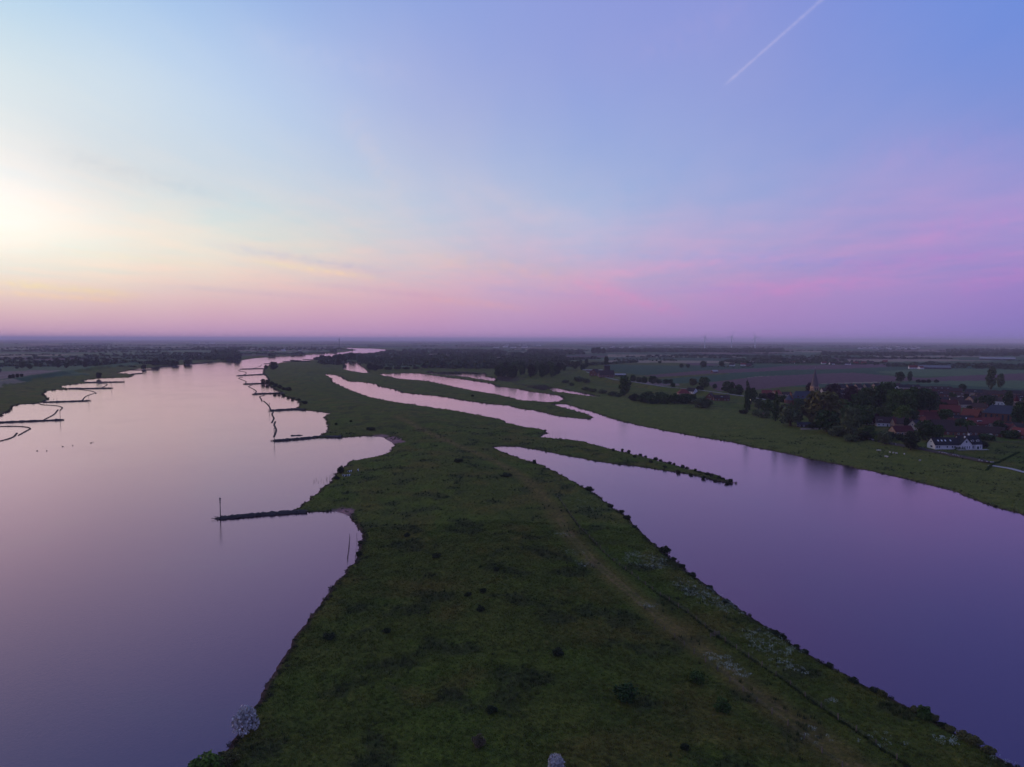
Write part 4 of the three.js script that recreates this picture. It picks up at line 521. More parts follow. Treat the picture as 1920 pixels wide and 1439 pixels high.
// the white villa on the dike
{
  const [x, y, z] = ground(1792, 841), g = thing('white_villa', 'big white villa with black roofs standing alone on the lawn', 'villa', x, y - 0.2, z, facing(x, z, 36));
  const wing = (L, D, H, R, ox, oz, turn) => { const w = part('wall', gabled(L, D, H, R), WALL.white, g), r = part('roof', gableRoof(L, D, H, R, 0.5), ROOF.black, g); for (const m of [w, r]) { m.position.set(ox, 0, oz); m.rotation.y = turn; } return r; };
  const left = wing(19, 8.6, 3.6, 4.2, -8.5, 0, 0), right = wing(15, 11, 4.0, 5.0, 8.5, -0.6, 0), cross = wing(9.5, 8.2, 4.0, 4.3, 3.2, 1.6, Math.PI / 2);
  for (let i = 0; i < 4; i++) { const s = put('skylight', box(0.9, 1.3, 0.08), FRAME, left, -6 + i * 2.6 + (i === 3 ? 1.2 : 0), 3.6 + 4.2 * 0.52 + 0.3, 2.15); s.rotation.x = -(Math.PI / 2 - Math.atan2(4.2, 4.3)); }
  for (const u of [1.2, 5]) { const d = put('dormer', box(1.9, 1.5, 2.4), WALL.white, right, u, 4.0 + 1.9, 3.1); const q = part('dormer_roof', gableRoof(2.6, 1.9, 0, 0.8, 0.2), ROOF.black, d); q.position.set(0, 0.75, 0); q.rotation.y = Math.PI / 2; put('pane', box(1.1, 0.9, 0.06), PANE, d, 0, 0, 1.2); }
  for (const u of [-16.6, -14.9, -9.2, -5.4, -3.6]) windowOn(g, u, 1.9, 4.35, 0, 1.2, 1.4);
  for (const u of [0.6, 2.2, 3.8, 5.6]) windowOn(g, u, 1.7, 6.4, 0, 0.9, 2.0);
  windowOn(g, 3.2, 5.6, 6.4, 0, 1.4, 1.5); windowOn(g, -18.05, 1.9, 0.6, -Math.PI / 2, 2.4, 1.4); windowOn(g, -18.05, 5.2, 0, -Math.PI / 2, 1.3, 1.2);
  for (const u of [9.2, 10.6, 13, 14.6]) windowOn(g, u, 1.7, 4.95, 0, 1.0, 2.2);
  put('porch', box(3.4, 3.2, 1.4), WALL.white, g, 12, 1.6, 5.4); put('door', box(1.6, 2.3, 0.1), DOOR, g, 12, 1.2, 6.14); put('chimney', box(0.9, 2.0, 0.9), WALL.white, right, 2, 9.4, -0.8); put('chimney', box(0.8, 1.6, 0.8), WALL.white, cross, -3, 8.6, 0);
  put('terrace', box(22, 0.5, 3), WALL.pale, g, 7, 0.25, 7.6);
}
// the village church
{
  const [x, y, z] = ground(1527, 760), g = thing('church', 'village church with a tall pointed spire and slate nave', 'church', x, y, z, facing(x, z, 30));
  const arch = (w, h) => { const s = new THREE.Shape(); s.moveTo(-w / 2, 0); s.lineTo(w / 2, 0); s.lineTo(w / 2, h - w / 2); s.quadraticCurveTo(w / 2, h - w * 0.1, 0, h); s.quadraticCurveTo(-w / 2, h - w * 0.1, -w / 2, h - w / 2); return new THREE.ExtrudeGeometry(s, { depth: 0.12, bevelEnabled: false }); };
  const tw = part('tower', new THREE.BoxGeometry(7.4, 22, 7.4), WALL.tan, g); tw.position.y = 11;
  for (const t of [0, 1, 2, 3]) { const p = put('corner_buttress', box(1.3, 17, 1.3), WALL.tan, g, (t & 1 ? 1 : -1) * 3.7, 8.5, (t & 2 ? 1 : -1) * 3.7); p.userData = {}; }
  for (const t of [0, -Math.PI / 2, Math.PI / 2]) for (const u of [-1.2, 1.2]) { const a = part('belfry_opening', arch(1.1, 4.2), PANE, tw); a.rotation.y = t; a.position.set(Math.sin(t) * 3.66 + Math.cos(t) * u, 4.8, Math.cos(t) * 3.66 - Math.sin(t) * u); }
  for (const t of [0, -Math.PI / 2, Math.PI / 2, Math.PI]) { const a = part('spire_gable', solid([[[-3.2, 0, 0], [3.2, 0, 0], [0, 3.6, -0.4]], quad([3.2, 0, 0], [0, 0, -3], [0, 3.6, -2.4], [0, 3.6, -0.4]), quad([0, 0, -3], [-3.2, 0, 0], [0, 3.6, -0.4], [0, 3.6, -2.4])]), WALL.cream, g); a.rotation.y = t; a.position.set(Math.sin(t) * 3.72, 22, Math.cos(t) * 3.72); }
  { const s = new THREE.ConeGeometry(4.6, 21, 8); s.rotateY(Math.PI / 8); const sp = part('spire', s, std(0.125, 0.090, 0.088, 0.8), g); sp.position.y = 22 + 10.5; const c = put('weather_cross', box(0.12, 2.4, 0.12), METAL, sp, 0, 11.3, 0); put('cross_arm', box(1.0, 0.12, 0.12), METAL, sp, 0, 11.7, 0); }
  const nave = part('nave_wall', gabled(25, 14, 7, 9), WALL.brick, g); nave.position.set(-16.5, 0, -1); const nr = part('nave_roof', hipRoof(25, 14, 7, 9.5, 0.5, true, false), ROOF.slate, g); nr.position.set(-16.5, 0, -1);
  for (const u of [-6, 0, 6]) { const d = put('roof_dormer', box(1.3, 1.5, 1.6), ROOF.maroon, nr, u, 10.3, 4.6); d.rotation.x = 0; }
  for (const u of [-26, -22, -18, -14, -10, -6]) { const a = part('nave_window', arch(1.4, 4.4), PANE, g); a.position.set(u, 1.8, 5.95); const b = put('buttress', box(0.7, 5.4, 1.0), WALL.brick, g, u + 2, 2.7, 6.4); }
  const ch = part('choir_wall', new THREE.CylinderGeometry(5.2, 5.2, 6.5, 8), WALL.brick, g); ch.position.set(-31, 3.25, -1); const cr = part('choir_roof', new THREE.ConeGeometry(5.8, 6.5, 8), ROOF.slate, g); cr.position.set(-30.4, 9.6, -1);
  // the brick chapel with its turret
  const [cx, cy, cz] = ground(1877, 791), c = thing('chapel', 'long brick chapel with slate roof and a pale bell turret', 'chapel', cx, cy, cz, facing(cx, cz, -14));
  part('wall', gabled(27, 13, 8, 0.01), WALL.brick, c); const rr = part('roof', hipRoof(27, 13, 8, 7.5, 0.5, true, false), ROOF.slate, c); part('gable', gabled(1, 13.4, 8, 7.8), WALL.brick, c).position.x = 13.6;
  for (const u of [-10.5, -6, -1.5, 3, 7.5, 11]) { const a = part('tall_window', arch(1.6, 5.4), PANE, c); a.position.set(u, 1.8, 6.46); put('buttress', box(0.8, 6.6, 1.1), WALL.brick, c, u + 2.2, 3.3, 6.9); }
  put('turret', box(3.2, 5.4, 3.2), WALL.cream, c, 11.6, 17.4, 0); { const s = new THREE.ConeGeometry(2.6, 6, 8); const m = part('turret_cap', s, ROOF.maroon, c); m.position.set(11.6, 23, 0); } for (const u of [-0.8, 0.8]) put('louvre', box(0.8, 2.4, 0.1), PANE, c, 11.6 + u, 17.8, 1.66);
}
console.log('village built');

// ---------------------------------------------------------------- groynes, barriers, marks and small things
const STONE = std(0.050, 0.042, 0.038, 0.95), STONES = std(0.070, 0.058, 0.052, 0.95);
const along = (P, step) => { const out = []; let left = 0; for (let i = 1; i < P.length; i++) { const a = P[i - 1], b = P[i], L = Math.hypot(b[0] - a[0], b[1] - a[1]); let t = left; for (; t < L; t += step) out.push([mix(a[0], b[0], t / L), mix(a[1], b[1], t / L), Math.atan2(b[1] - a[1], b[0] - a[0])]); left = t - L; } return out; };
function ridge(P, half, high, seed) {   // a low dam with sloping sides and an uneven back, tapering at its head
  const rnd = seeded(seed), S = along(P, Math.max(1.2, half * 0.5)), pos = [], idx = [], n = S.length, prof = [[-1, -0.4], [-0.75, 0.25], [-0.45, 0.75], [-0.1, 1], [0.25, 0.95], [0.6, 0.55], [0.85, 0.15], [1, -0.4]], w = prof.length;
  S.forEach(([x, z, a], i) => { const t = i / (n - 1), k = Math.min(1, (1 - t) * n / 4 + 0.25) * (0.85 + 0.3 * rnd()); prof.forEach(([u, v]) => pos.push(x - Math.sin(a) * u * half * k + (rnd() - 0.5) * half * 0.25, v * high * k * (0.75 + 0.5 * rnd()), z + Math.cos(a) * u * half * k + (rnd() - 0.5) * half * 0.25)); });
  for (let i = 1; i < n; i++) for (let j = 1; j < w; j++) { const a = (i - 1) * w + j - 1; idx.push(a, a + 1, a + w, a + 1, a + w + 1, a + w); }
  const g = new THREE.BufferGeometry(); g.setAttribute('position', new THREE.Float32BufferAttribute(pos, 3)); g.setIndex(idx); g.computeVertexNormals(); return g;
}
const rock = (() => { const g = new THREE.IcosahedronGeometry(1, 0), p = g.attributes.position; for (let i = 0; i < p.count; i++) { const k = 0.75 + 0.35 * n2a(p.getX(i) * 2.1, p.getY(i) * 2.3 + p.getZ(i)); p.setXYZ(i, p.getX(i) * k, p.getY(i) * k * 0.7, p.getZ(i) * k); } g.computeVertexNormals(); return g; })();
function groyne(label, pts, half, high, seed) {
  const P = plans(pts), g = thing('groyne', label, 'groyne', P[0][0], 0, P[0][1], 0, 'stone groynes'), Q = P.map(([a, b]) => [a - P[0][0], b - P[0][1]]), rnd = seeded(seed);
  part('dam', ridge(Q, half, high, seed), STONE, g);
  const rocks = []; for (const [x, z, a] of along(Q, half * 0.35)) for (let k = 0; k < 2; k++) { const u = (rnd() - 0.5) * 1.8, s = half * (0.12 + 0.26 * rnd() * rnd() + 0.06 * rnd()), c = rock.clone(); c.scale(s, s, s); c.rotateY(rnd() * 6); c.translate(x - Math.sin(a) * u * half, high * (1 - u * u) * 0.85, z + Math.cos(a) * u * half); rocks.push(c); }
  tag(part('rubble', mergeGeometries(rocks), STONES, g), null, null, null, 'stuff'); return g;
}
groyne('nearest stone groyne with the tall beacon at its head', [[575, 961], [553, 961.5], [490, 966], [420, 972.5], [398, 973.5]], 2.1, 1.15, 1);
groyne('grassy stone groyne running out from the sandy beach', [[640, 820.5], [600, 820], [570, 823], [530, 826.5], [507, 827.8]], 2.5, 1.3, 2);
groyne('right bank groyne below the wide inner bay', [[572, 769.5], [554, 768], [525, 769.8], [501, 771]], 3.2, 1.5, 3);
groyne('right bank groyne lined with dark bushes', [[536, 739], [520, 738.4], [490, 739], [472, 740.2]], 3.2, 1.5, 4);
groyne('right bank groyne carrying the twin round trees', [[506, 720], [488, 719.8], [455, 721]], 3.2, 1.5, 5);
groyne('right bank groyne above the twin round trees', [[498, 702.3], [480, 703.2], [444, 705.2]], 3.4, 1.5, 6);
groyne('right bank groyne beside the largest bank tree', [[500, 691.6], [480, 692], [450, 692.6]], 3.6, 1.5, 7);
groyne('far right bank groyne beyond the largest bank tree', [[522, 682.6], [495, 682.6]], 4, 1.5, 8);
groyne('second farthest right bank groyne', [[560, 677.8], [529, 678.2]], 4, 1.5, 9);
groyne('farthest right bank groyne', [[600, 674.8], [567, 674.8]], 4, 1.5, 10);
groyne('nearest left bank groyne at the left picture edge', [[-60, 796], [0, 793], [60, 790.5], [121, 788]], 2.2, 1.2, 11);
groyne('second left bank groyne', [[80, 754.8], [110, 754.2], [171, 752]], 2.4, 1.3, 12);
groyne('third left bank groyne', [[130, 729.6], [165, 729.3], [213, 728.4]], 3.0, 1.5, 13);
groyne('fourth left bank groyne', [[158, 718], [190, 717.5], [234, 716.8]], 3.2, 1.5, 14);
groyne('fifth left bank groyne ending in a pointed spit', [[246, 702.2], [268, 700.6]], 3.4, 1.5, 15);
groyne('sixth left bank groyne', [[246, 694.4], [298, 694.3]], 3.6, 1.5, 16);
groyne('seventh left bank groyne', [[298, 688.3], [336, 687.5]], 4, 1.5, 17);
groyne('eighth left bank groyne', [[345, 684.6], [387, 681.2]], 4, 1.5, 18);
{ const P = plans([[545, 817.6], [568, 816.6]]), g = thing('stone_islet', 'tiny dark islet in the bay above the grassy groyne', 'islet', P[0][0], 0, P[0][1]); part('dam', ridge([[0, 0], [(P[1][0] - P[0][0]) * 0.5, (P[1][1] - P[0][1]) * 0.5], [P[1][0] - P[0][0], P[1][1] - P[0][1]]], 2, 0.6, 20), STONE, g); }
// low winding brushwood sills in the water of the groyne bays
const BRUSH = std(0.055, 0.036, 0.028, 0.95);
function sill(label, pts, half = 1.0) { const P = plans(pts), c = new THREE.CatmullRomCurve3(P.map(([a, b]) => new THREE.Vector3(a - P[0][0], 0, b - P[0][1]))).getSpacedPoints(40).map((v) => [v.x, v.z]); const g = thing('brushwood_sill', label, 'sill', P[0][0], 0, P[0][1], 0, 'winding sills in the groyne bays'); part('bank', ridge(c, half, 0.55, pts[0][0] | 0), BRUSH, g); }
sill('long curved sill nearest the left picture edge', [[-30, 802], [0, 800.3], [30, 800], [50, 801.6], [56, 804.2], [48, 809], [33, 817.5]]); sill('short curved sill at the left edge in front of the long one', [[31, 813], [22, 821], [0, 827.5], [-30, 833]]);
sill('curved sill starting at the left bank above the nearest groyne', [[72, 757], [80, 759.5], [103, 761], [115, 764], [115.5, 766.7], [112, 770]]); sill('short sill meeting the nearest left bank groyne', [[108, 769], [100, 778], [81, 788]]);
sill('curved sill between second and third left bank groynes', [[148, 731], [167, 733], [177, 736], [179, 738.3], [175, 738]]); sill('short sill meeting the second left bank groyne', [[175, 738.5], [162, 743], [153, 752]]); sill('small hooked sill above the third left bank groyne', [[183, 719.5], [198, 720.4], [200, 722], [188, 728.6]]);
sill('sill beside the farthest bank tree on the right', [[490, 684], [487, 687.5], [473, 691.3]]); sill('zigzag sill above the sixth right groyne', [[450, 693.6], [447.5, 696], [458, 697.6], [461, 701], [453, 704.4]]); sill('zigzag sill above the twin trees groyne', [[455, 707.5], [447.5, 709.3], [455, 713], [460, 715], [461, 717.5], [458, 720.4]]);
sill('zigzag sill above the bushy groyne', [[473, 722], [466, 725.3], [473, 729], [480, 734], [477.5, 739]]); sill('short sill just below the bushy groyne', [[495, 742], [487.5, 743.6], [489, 748], [491, 753.5]]); sill('sill running down to the groyne of the wide inner bay', [[494, 752.5], [502.5, 760], [508, 769.6]]);
sill('upper crooked sill in the wide bay', [[511.7, 773], [510, 777.5], [513, 785], [509, 794]]); sill('lower crooked sill in the wide bay', [[516, 791], [514, 797], [517.5, 806.7], [513, 821]]);
// beacons on the groyne heads
const BEACON = std(0.05, 0.05, 0.055, 0.6);
function beacon(label, px, foot, top) { const p = plan(px, foot), m = Math.hypot(p[0], EYE, p[1]) / FOCAL, h = (foot - top) * m, g = thing('groyne_beacon', label, 'beacon', p[0], 0.5, p[1], 0, 'beacons on the groyne heads'); const s = new THREE.CylinderGeometry(0.16, 0.22, h, 8); s.translate(0, h / 2, 0); part('pole', s, BEACON, g); const c = part('topmark', new THREE.ConeGeometry(0.55, 0.9, 8), BEACON, g); c.position.y = h + 0.1; for (const k of [0.80, 0.90]) { const b = part('band', new THREE.CylinderGeometry(0.34, 0.34, 0.35, 8), BEACON, g); b.position.y = h * k; } }
beacon('tall beacon on the nearest groyne', 413, 974, 940); beacon('beacon on the head of the grassy groyne', 514, 826.5, 806); beacon('slim beacon beside the groyne of the wide inner bay', 505, 770, 758); beacon('beacon on the nearest left bank groyne', 112.5, 788, 774); beacon('beacon on the second left bank groyne', 166, 752, 743); beacon('beacon on the third left bank groyne', 209, 728.6, 720); beacon('beacon on the fourth left bank groyne', 232, 716.8, 710); beacon('beacon on the bushy right bank groyne', 476, 740, 734);
// stakes standing in the shallows
const STAKE = std(0.045, 0.034, 0.028, 0.9);
function stake(group, label, px, foot, tall, r = 0.07) { const p = plan(px, foot), m = Math.hypot(p[0], EYE, p[1]) / FOCAL, h = tall * m, g = new THREE.CylinderGeometry(r * 0.75, r, h + 1, 6, 3); { const q = g.attributes.position; for (let i = 0; i < q.count; i++) q.setX(i, q.getX(i) + 0.10 * Math.sin(q.getY(i) * 1.3 + px)); } const o = part('water_stake', g, STAKE, scene); o.position.set(p[0], h / 2 - 0.4, p[1]); o.rotation.set(0.05 * Math.sin(px), 0, 0.06 * Math.cos(px * 3)); tag(o, label, 'stake', group); }
for (const [px, py, t] of [[588, 905, 4], [590, 903, 4], [593, 900, 4], [597, 905, 3], [602, 902, 4], [607, 905.5, 4], [611, 901, 4], [612, 898, 4], [614, 899, 4], [617, 898, 5], [619, 895, 5], [622, 892, 5], [624, 889, 6], [614, 905, 3], [617, 902, 4]]) stake('stakes off the cow shore', 'thin stake in the water off the resting cows', px, py, t);
for (const [px, py, t] of [[1031, 820, 9], [1036, 820, 12], [1041, 820, 11], [1046, 819, 13], [1050, 818, 8], [1060, 817, 6], [1021, 821, 4], [1027, 821, 4]]) stake('stakes by the reedy point', 'thin stake in the channel by the reedy point', px, py, t);
{ let k = 0; for (let t = 0; t <= 1.0001; t += 0.125) stake('stakes in the groyne bay', 'thin stake in the long line across the groyne bay', mix(655.5, 651.5, t), mix(1010, 1052, t), 8, 0.08); stake('stakes in the groyne bay', 'thin stake standing nearest the bay shore', 669, 1014, 13, 0.08); stake('stakes in the groyne bay', 'thin stake by the bay shore bush', 667, 1042, 12, 0.08); stake('stakes in the groyne bay', 'lowest thin stake by the bay shore bush', 666, 1050, 7, 0.08); }
// fences along the cart track
const POST = std(0.15, 0.115, 0.085, 0.9), WIRE = std(0.10, 0.10, 0.10, 0.6);
function fence(label, pts, step) {
  const P = plans(pts, 1.2), S = along(P, step), o = S[0], g = thing('wire_fence', label, 'fence', o[0], 0, o[1]); let last = null; const wires = [];
  S.forEach(([x, z], i) => { const y = elevation(x, z), h = 1.25 + 0.12 * Math.sin(i * 5.3), m = put('post', box(0.17, 1.8, 0.17), POST, g, x - o[0], y + h - 0.85, z - o[1], i); m.rotation.z = 0.06 * Math.sin(i * 2.1);
    if (last) for (const k of [0.55, 1.0]) { const a = new THREE.Vector3(last[0] - o[0], last[2] + k, last[1] - o[1]), b = new THREE.Vector3(x - o[0], y + k, z - o[1]); wires.push([a, b]); } last = [x, z, y]; });
  for (const [a, b] of wires) part('wire', new THREE.TubeGeometry(new THREE.LineCurve3(a, b), 1, 0.018, 4), WIRE, g);
}
fence('wire fence on the channel side of the cart track', [[1046, 932], [1069, 967], [1085, 989], [1140, 1045], [1232, 1113], [1289, 1149], [1337, 1187], [1398, 1230], [1465, 1274], [1519, 1312], [1576, 1352], [1641, 1397], [1674, 1420], [1711, 1444]], 5);
fence('wire fence on the meadow side of the cart track', [[1228, 1172], [1267, 1200], [1301, 1229], [1350, 1266], [1407, 1311], [1431, 1330], [1470, 1360], [1512, 1394], [1539, 1416], [1580, 1446]], 5);
{ const [x, y, z] = ground(1340, 1194), g = thing('field_gate', 'pale wooden gate rails lying open at the channel side fence', 'gate', x, y, z, 0.5); for (const k of [0.35, 0.75, 1.1]) { const m = put('rail', box(3.2, 0.12, 0.06), WOOD, g, 0, k, 0); m.rotation.z = 0.02; } for (const u of [-1.6, 0, 1.6]) put('upright', box(0.12, 1.4, 0.1), WOOD, g, u, 0.65, 0.09); }
// animals: one continuous skin each, from joints with radii
function skin(bones, cell, size, material) {
  const n = Math.ceil(size / cell), mc = new MarchingCubes(n, new THREE.MeshStandardMaterial(), false, false, 60000); mc.isolation = 0;
  for (let k = 0; k < n; k++) for (let j = 0; j < n; j++) for (let i = 0; i < n; i++) { const x = (i / n * 2 - 1) * size / 2, y = (j / n * 2 - 1) * size / 2, z = (k / n * 2 - 1) * size / 2; let d = 1e9; for (const [a, b, ra, rb] of bones) { const ux = b[0] - a[0], uy = b[1] - a[1], uz = b[2] - a[2], t = clamp(((x - a[0]) * ux + (y - a[1]) * uy + (z - a[2]) * uz) / (ux * ux + uy * uy + uz * uz || 1), 0, 1), q = Math.hypot(x - a[0] - ux * t, y - a[1] - uy * t, z - a[2] - uz * t) - mix(ra, rb, t), h = clamp(0.5 + 0.5 * (d - q) / 0.07, 0, 1); d = mix(d, q, h) - 0.07 * h * (1 - h); } mc.field[k * n * n + j * n + i] = -d; }
  mc.update(); const c = mc.count, g = new THREE.BufferGeometry(); g.setAttribute('position', new THREE.Float32BufferAttribute(Array.from(mc.positionArray.slice(0, c * 3)).map((v) => v * size / 2), 3)); g.setAttribute('normal', new THREE.Float32BufferAttribute(Array.from(mc.normalArray.slice(0, c * 3)), 3)); return g;
}
const mirror = (list) => list.flatMap(([a, b, ra, rb]) => [[a, b, ra, rb], [[a[0], a[1], -a[2]], [b[0], b[1], -b[2]], ra, rb]]);
const cowLying = skin([[[-0.75, -0.10, 0], [0.55, -0.06, 0], 0.42, 0.40], [[0.55, 0.05, 0], [1.0, 0.45, 0.05], 0.26, 0.17], [[1.0, 0.46, 0.05], [1.32, 0.30, 0.10], 0.17, 0.10], ...mirror([[[0.45, -0.35, 0.28], [0.85, -0.44, 0.34], 0.13, 0.08], [[0.85, -0.44, 0.34], [0.5, -0.46, 0.42], 0.08, 0.07], [[-0.75, -0.25, 0.30], [-0.25, -0.38, 0.48], 0.24, 0.12], [[-0.25, -0.38, 0.48], [-0.65, -0.46, 0.55], 0.10, 0.07], [[0.98, 0.55, 0.14], [0.92, 0.56, 0.30], 0.05, 0.03]]), [[-1.12, 0.1, 0], [-1.2, -0.3, 0.1], 0.05, 0.03]], 0.055, 3.2);
{ const p = cowLying.attributes.position, c = new Float32Array(p.count * 3); for (let i = 0; i < p.count; i++) { const v = n2a(p.getX(i) * 1.1 + 4, p.getZ(i) * 1.3 + p.getY(i) * 0.8) > 0.05 ? 0.55 : 0.018; c.set([v, v, v * 0.97], i * 3); } cowLying.setAttribute('color', new THREE.BufferAttribute(c, 3)); }
const HIDE = std(1, 1, 1, 0.9, { vertexColors: true }), FLEECE = std(0.44, 0.40, 0.35, 1), FEATHER = std(0.04, 0.032, 0.026, 0.8);
for (const [px, py, t, l] of [[656, 885.5, 0.3, 'black and white cow resting farthest along the shore of three'], [645, 893.5, 2.6, 'black and white cow resting nearest the shore stakes'], [653, 893, 0.2, 'black and white cow resting right beside the nearest one'], [671, 883.5, 1.8, 'dark cow resting apart on the inland side']]) { const [x, y, z] = ground(px, py), o = part('cow', cowLying, HIDE, scene); o.position.set(x, y + 0.5, z); o.rotation.y = t; o.scale.setScalar(1.25); tag(o, l, 'cow', 'cows resting on the shore'); }
const sheepShape = skin([[[-0.34, 0.12, 0], [0.30, 0.12, 0], 0.30, 0.28], [[0.30, 0.22, 0], [0.52, 0.34, 0], 0.14, 0.11], [[0.52, 0.36, 0], [0.68, 0.26, 0], 0.10, 0.06], ...mirror([[[0.26, 0, 0.14], [0.28, -0.42, 0.15], 0.08, 0.04], [[-0.30, 0, 0.14], [-0.24, -0.2, 0.15], 0.11, 0.05], [[-0.24, -0.2, 0.15], [-0.30, -0.42, 0.15], 0.05, 0.04], [[0.52, 0.40, 0.08], [0.50, 0.38, 0.20], 0.03, 0.02]])], 0.04, 1.8);
[[1646, 846.5, 'on the bank, first from the left'], [1650, 846.8, 'on the bank, close behind the first'], [1669, 850, 'in the middle of the bank, left'], [1675, 851, 'in the middle of the bank, right'], [1681, 852, 'right of the middle pair'], [1664, 858.5, 'lowest on the slope towards the channel'], [1696, 853.5, 'small one below the ditch'], [1725, 865.5, 'farthest right on the slope'], [1661, 858, 'beside the lowest one']].forEach(([px, py, l], i) => { const [x, y, z] = ground(px, py), o = part('sheep', sheepShape, FLEECE, scene); o.position.set(x, y + 0.55, z); o.rotation.y = i * 2.3; o.scale.setScalar(1.35); tag(o, `white sheep grazing ${l}`, 'sheep', 'sheep on the channel bank'); });
const duckShape = skin([[[-0.2, 0, 0], [0.14, 0.0, 0], 0.11, 0.12], [[0.14, 0.06, 0], [0.22, 0.22, 0], 0.06, 0.06], [[0.22, 0.23, 0], [0.34, 0.21, 0], 0.055, 0.02], [[-0.25, 0.05, 0], [-0.36, 0.10, 0], 0.05, 0.02]], 0.03, 0.9);
[[69, 846, 'leftmost of the group on the open river'], [87, 846, 'second from the left on the open river'], [117, 838, 'in the middle of the river group'], [136, 836, 'right of the middle on the open river'], [170, 831, 'left of the close pair farther out'], [174, 830, 'right of the close pair farther out'], [100, 749, 'in the bay of the second left groyne'], [106, 748.6, 'right one in the bay of the second left groyne']].forEach(([px, py, l], i) => { const p = plan(px, py), o = part('duck', duckShape, FEATHER, scene); o.position.set(p[0], 0.08, p[1]); o.rotation.y = i * 1.7; o.scale.setScalar(2.0); tag(o, `dark waterbird ${l}`, 'waterbird', 'waterbirds on the river'); });
// wind turbines on the horizon
const WHITE = std(0.55, 0.55, 0.57, 0.6);
function turbine(label, px, foot, hub, span, first) { const p = plan(px, foot, 1), m = Math.hypot(p[0], EYE, p[1]) / FOCAL, h = (foot - hub) * m, r = span * m, g = thing('wind_turbine', label, 'wind turbine', p[0], 0, p[1], facing(p[0], p[1], 12), 'wind turbines on the horizon'); const s = new THREE.CylinderGeometry(m * 0.55, m * 1.0, h, 12); s.translate(0, h / 2, 0); part('tower', s, WHITE, g); put('nacelle', new THREE.BoxGeometry(m * 1.2, m * 1.2, m * 3), WHITE, g, 0, h, 0); const ro = new THREE.Group(); ro.name = 'rotor'; ro.position.set(0, h, m * 2); g.add(ro); part('hub', new THREE.SphereGeometry(m * 0.8, 10, 8), WHITE, ro); for (let k = 0; k < 3; k++) { const b = new THREE.CylinderGeometry(m * 0.12, m * 0.5, r, 6); b.scale(1, 1, 0.4); b.translate(0, r / 2, 0); const o = part('blade', b, WHITE, ro); o.rotation.z = first + k * 2.0944; } }
turbine('left wind turbine of the three on the horizon', 1321.5, 656, 632.5, 9, -0.5); turbine('middle wind turbine of the three on the horizon', 1371.5, 656.5, 632.5, 9.5, -0.45); turbine('right wind turbine of the three on the horizon', 1415.5, 656.5, 633, 10, 0.42);
{ const p = plan(636, 655, 1), m = Math.hypot(p[0], EYE, p[1]) / FOCAL, h = 22 * m, g = thing('radio_mast', 'thin dark mast rising above the horizon behind the river bend', 'mast', p[0], 0, p[1]); const s = new THREE.CylinderGeometry(m * 0.25, m * 0.6, h, 8); s.translate(0, h / 2, 0); part('shaft', s, BEACON, g); put('platform', new THREE.CylinderGeometry(m * 0.8, m * 0.8, m * 1.2, 8), BEACON, g, 0, h * 0.8, 0); }
// roads
function road(name, label, pts, half, lift, r, g, b, h0 = 1) { const P = plans(pts, h0), S = along(P, 6), pos = [], idx = []; S.forEach(([x, z, a], i) => { for (const u of [-1, 1]) { const X = x - Math.sin(a) * half * u, Z = z + Math.cos(a) * half * u; pos.push(X, elevation(X, Z) + lift, Z); } if (i) { const k = i * 2; idx.push(k - 2, k - 1, k, k - 1, k + 1, k); } }); const q = new THREE.BufferGeometry(); q.setAttribute('position', new THREE.Float32BufferAttribute(pos, 3)); q.setIndex(idx); q.computeVertexNormals(); tag(part(name, q, std(r, g, b, 0.9), scene), label, null, null, 'structure'); }
road('dike_road', 'pale road along the top of the dike', [[1100, 701.5], [1120, 709], [1157, 717.5], [1185, 721], [1245, 731], [1317, 738.5], [1392, 749.5], [1443, 758]], 2.4, 0.12, 0.20, 0.18, 0.17, 5);
road('village_street', 'grey village street curving behind the white villa', [[1815, 824], [1835, 821], [1860, 820.5], [1890, 824], [1930, 829], [1990, 836]], 3.4, 0.25, 0.20, 0.19, 0.20);
road('quay_path', 'pale path along the foot of the village bank', [[1855, 880.5], [1890, 886.5], [1925, 895], [1980, 908]], 1.6, 0.35, 0.28, 0.25, 0.24, 2);
road('left_dike_road', 'pale road beyond the left dike', [[-80, 716], [0, 708], [60, 702], [116, 697.5]], 3, 0.2, 0.24, 0.19, 0.17);
// the stony ditch edge below the villa lawn
{ const pts = [[1622, 831], [1660, 840], [1690, 846], [1730, 853], [1780, 863], [1830, 873], [1860, 880]], P = plans(pts, 1.5), g = thing('stone_revetment', 'dark stone revetment with pale rubble below the villa lawn', 'revetment', P[0][0], elevation(...P[0]) - 0.2, P[0][1]); part('core', ridge(P.map(([a, b]) => [a - P[0][0], b - P[0][1]]), 2.4, 1.0, 31), STONE, g); const r = seeded(8), out = []; for (const [x, z] of along(P, 0.8)) if (n2b(x * 0.05, z * 0.05) > -0.1) { const c = rock.clone(), s = 0.3 + 0.5 * r(); c.scale(s, s, s); c.rotateY(r() * 6); c.translate(x - P[0][0] + (r() - 0.7) * 4, 0.7, z - P[0][1] + (r() - 0.3) * 4); out.push(c); } tag(part('rubble', mergeGeometries(out), std(0.26, 0.23, 0.24, 0.9), g), null, null, null, 'stuff'); }
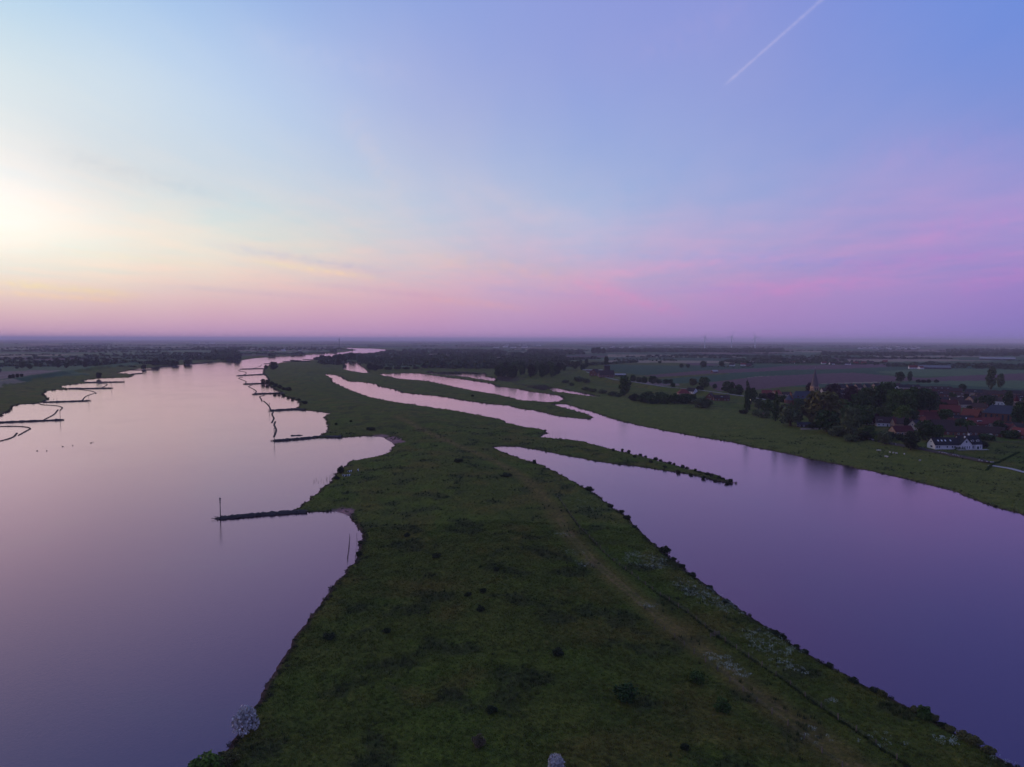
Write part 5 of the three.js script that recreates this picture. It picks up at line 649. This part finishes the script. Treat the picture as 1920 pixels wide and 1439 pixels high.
// garden wall at the meadow edge and the fence of the villa paddock
{ const [x, y, z] = ground(1526, 806), g = thing('garden_wall', 'low pale garden wall at the meadow edge under the dark tree', 'wall', x, y - 0.1, z, facing(x, z, 24)); put('wall_body', box(22, 1.2, 0.4), WALL.cream, g, 0, 0.6, 0); put('coping', box(22.4, 0.14, 0.6), WALL.pale, g, 0, 1.27, 0); }
{ const P = plans([[1838, 838], [1880, 838.5], [1916, 838.5]], 1.4), o = P[0], g = thing('paddock_fence', 'pale low rail fence between villa lawn and street', 'fence', o[0], 0, o[1]); for (const [x, z, a] of along(P, 4)) put('post', box(0.14, 1.4, 0.14), WOOD, g, x - o[0], elevation(x, z) + 0.6, z - o[1]); for (let i = 1; i < P.length; i++) { const L = Math.hypot(P[i][0] - P[i - 1][0], P[i][1] - P[i - 1][1]), mx = (P[i][0] + P[i - 1][0]) / 2, mz = (P[i][1] + P[i - 1][1]) / 2; for (const k of [0.5, 1.0]) { const m = put('rail', new THREE.BoxGeometry(L, 0.14, 0.06), WOOD, g, mx - o[0], elevation(mx, mz) + k, mz - o[1]); m.rotation.y = -Math.atan2(P[i][1] - P[i - 1][1], P[i][0] - P[i - 1][0]); } } }
for (const [a, b, l] of [[[1768, 847], [1800, 848.5], 'clipped dark hedge right in front of the white villa'], [[1790, 852], [1808, 853], 'short dark hedge on the villa lawn'], [[1850, 888], [1912, 858], 'dark hedge line running up from the path to the paddock corner']]) { const P = [plan(...a, 1.2), plan(...b, 1.2)], S = along(P, 1.4), g = thing('hedge', l, 'hedge', P[0][0], 0, P[0][1]); const big = a[0] < 1830, lobes = S.map(([x, z]) => [x - P[0][0], elevation(x, z) + (big ? 0.8 : 0.3), z - P[0][1], big ? 1.3 : 0.7, big ? 1.0 : 0.5]); part('foliage', foliage(a[0], lobes, S.length * 45, 0.32), LEAF.deep, g); }
// street lamps that are lit
function lamp(label, px, foot, tall) { const [x, y, z] = ground(px, foot), g = thing('street_lamp', label, 'lamp', x, y, z, facing(x, z, 0), 'lit street lamps'); const s = new THREE.CylinderGeometry(0.06, 0.09, tall, 6); s.translate(0, tall / 2, 0); part('pole', s, METAL, g); put('lamp_head', new THREE.SphereGeometry(0.34, 10, 8), std(0.8, 0.8, 0.8, 0.5, { emissive: new THREE.Color().setRGB(1, 0.86, 0.70), emissiveIntensity: 5 }), g, 0, tall + 0.2, 0); const l = new THREE.PointLight(new THREE.Color().setRGB(1, 0.82, 0.6), 25); l.name = 'lamp_glow'; l.position.set(0, tall + 0.2, 0); l.castShadow = true; g.add(l); }
lamp('lit street lamp by the brick chapel trees', 1908, 806, 5); lamp('lit lamp by the red hip roofed farmhouse', 1277, 736, 4); lamp('lit street lamp at the dike road poplar', 1407, 758, 5); lamp('lit lamp left of the white gabled house', 1602, 775, 5);
{ const [x, y, z] = ground(1855, 822), g = thing('street_sign', 'white sign board on a post beside the street', 'sign', x, y, z, facing(x, z, 10)); put('post', box(0.16, 3.0, 0.16), METAL, g, 0, 1.5, 0); put('board', box(3.4, 0.8, 0.1), WALL.white, g, 0, 3.1, 0.12); }
// things in a row are told apart by their place in it
{
  const ORD = ['first', 'second', 'third', 'fourth', 'fifth', 'sixth', 'seventh', 'eighth', 'ninth', 'tenth', 'eleventh', 'twelfth', 'thirteenth', 'fourteenth', 'fifteenth', 'sixteenth', 'seventeenth', 'eighteenth', 'nineteenth', 'twentieth', ...['first', 'second', 'third', 'fourth', 'fifth', 'sixth', 'seventh', 'eighth', 'ninth'].map((w) => `twenty-${w}`), 'thirtieth', 'thirty-first'], same = new Map();
  for (const o of scene.children) if (o.userData.group) { const k = o.userData.label; if (!same.has(k)) same.set(k, []); same.get(k).push(o); }
  for (const list of same.values()) if (list.length > 1 && list.length <= 31) list.sort((a, b) => Math.atan2(a.position.x, -a.position.z) - Math.atan2(b.position.x, -b.position.z)).forEach((o, i) => { o.userData.label += `, ${ORD[i]} from the left`; });
}
console.log('done');
renderer.render(scene, camera);
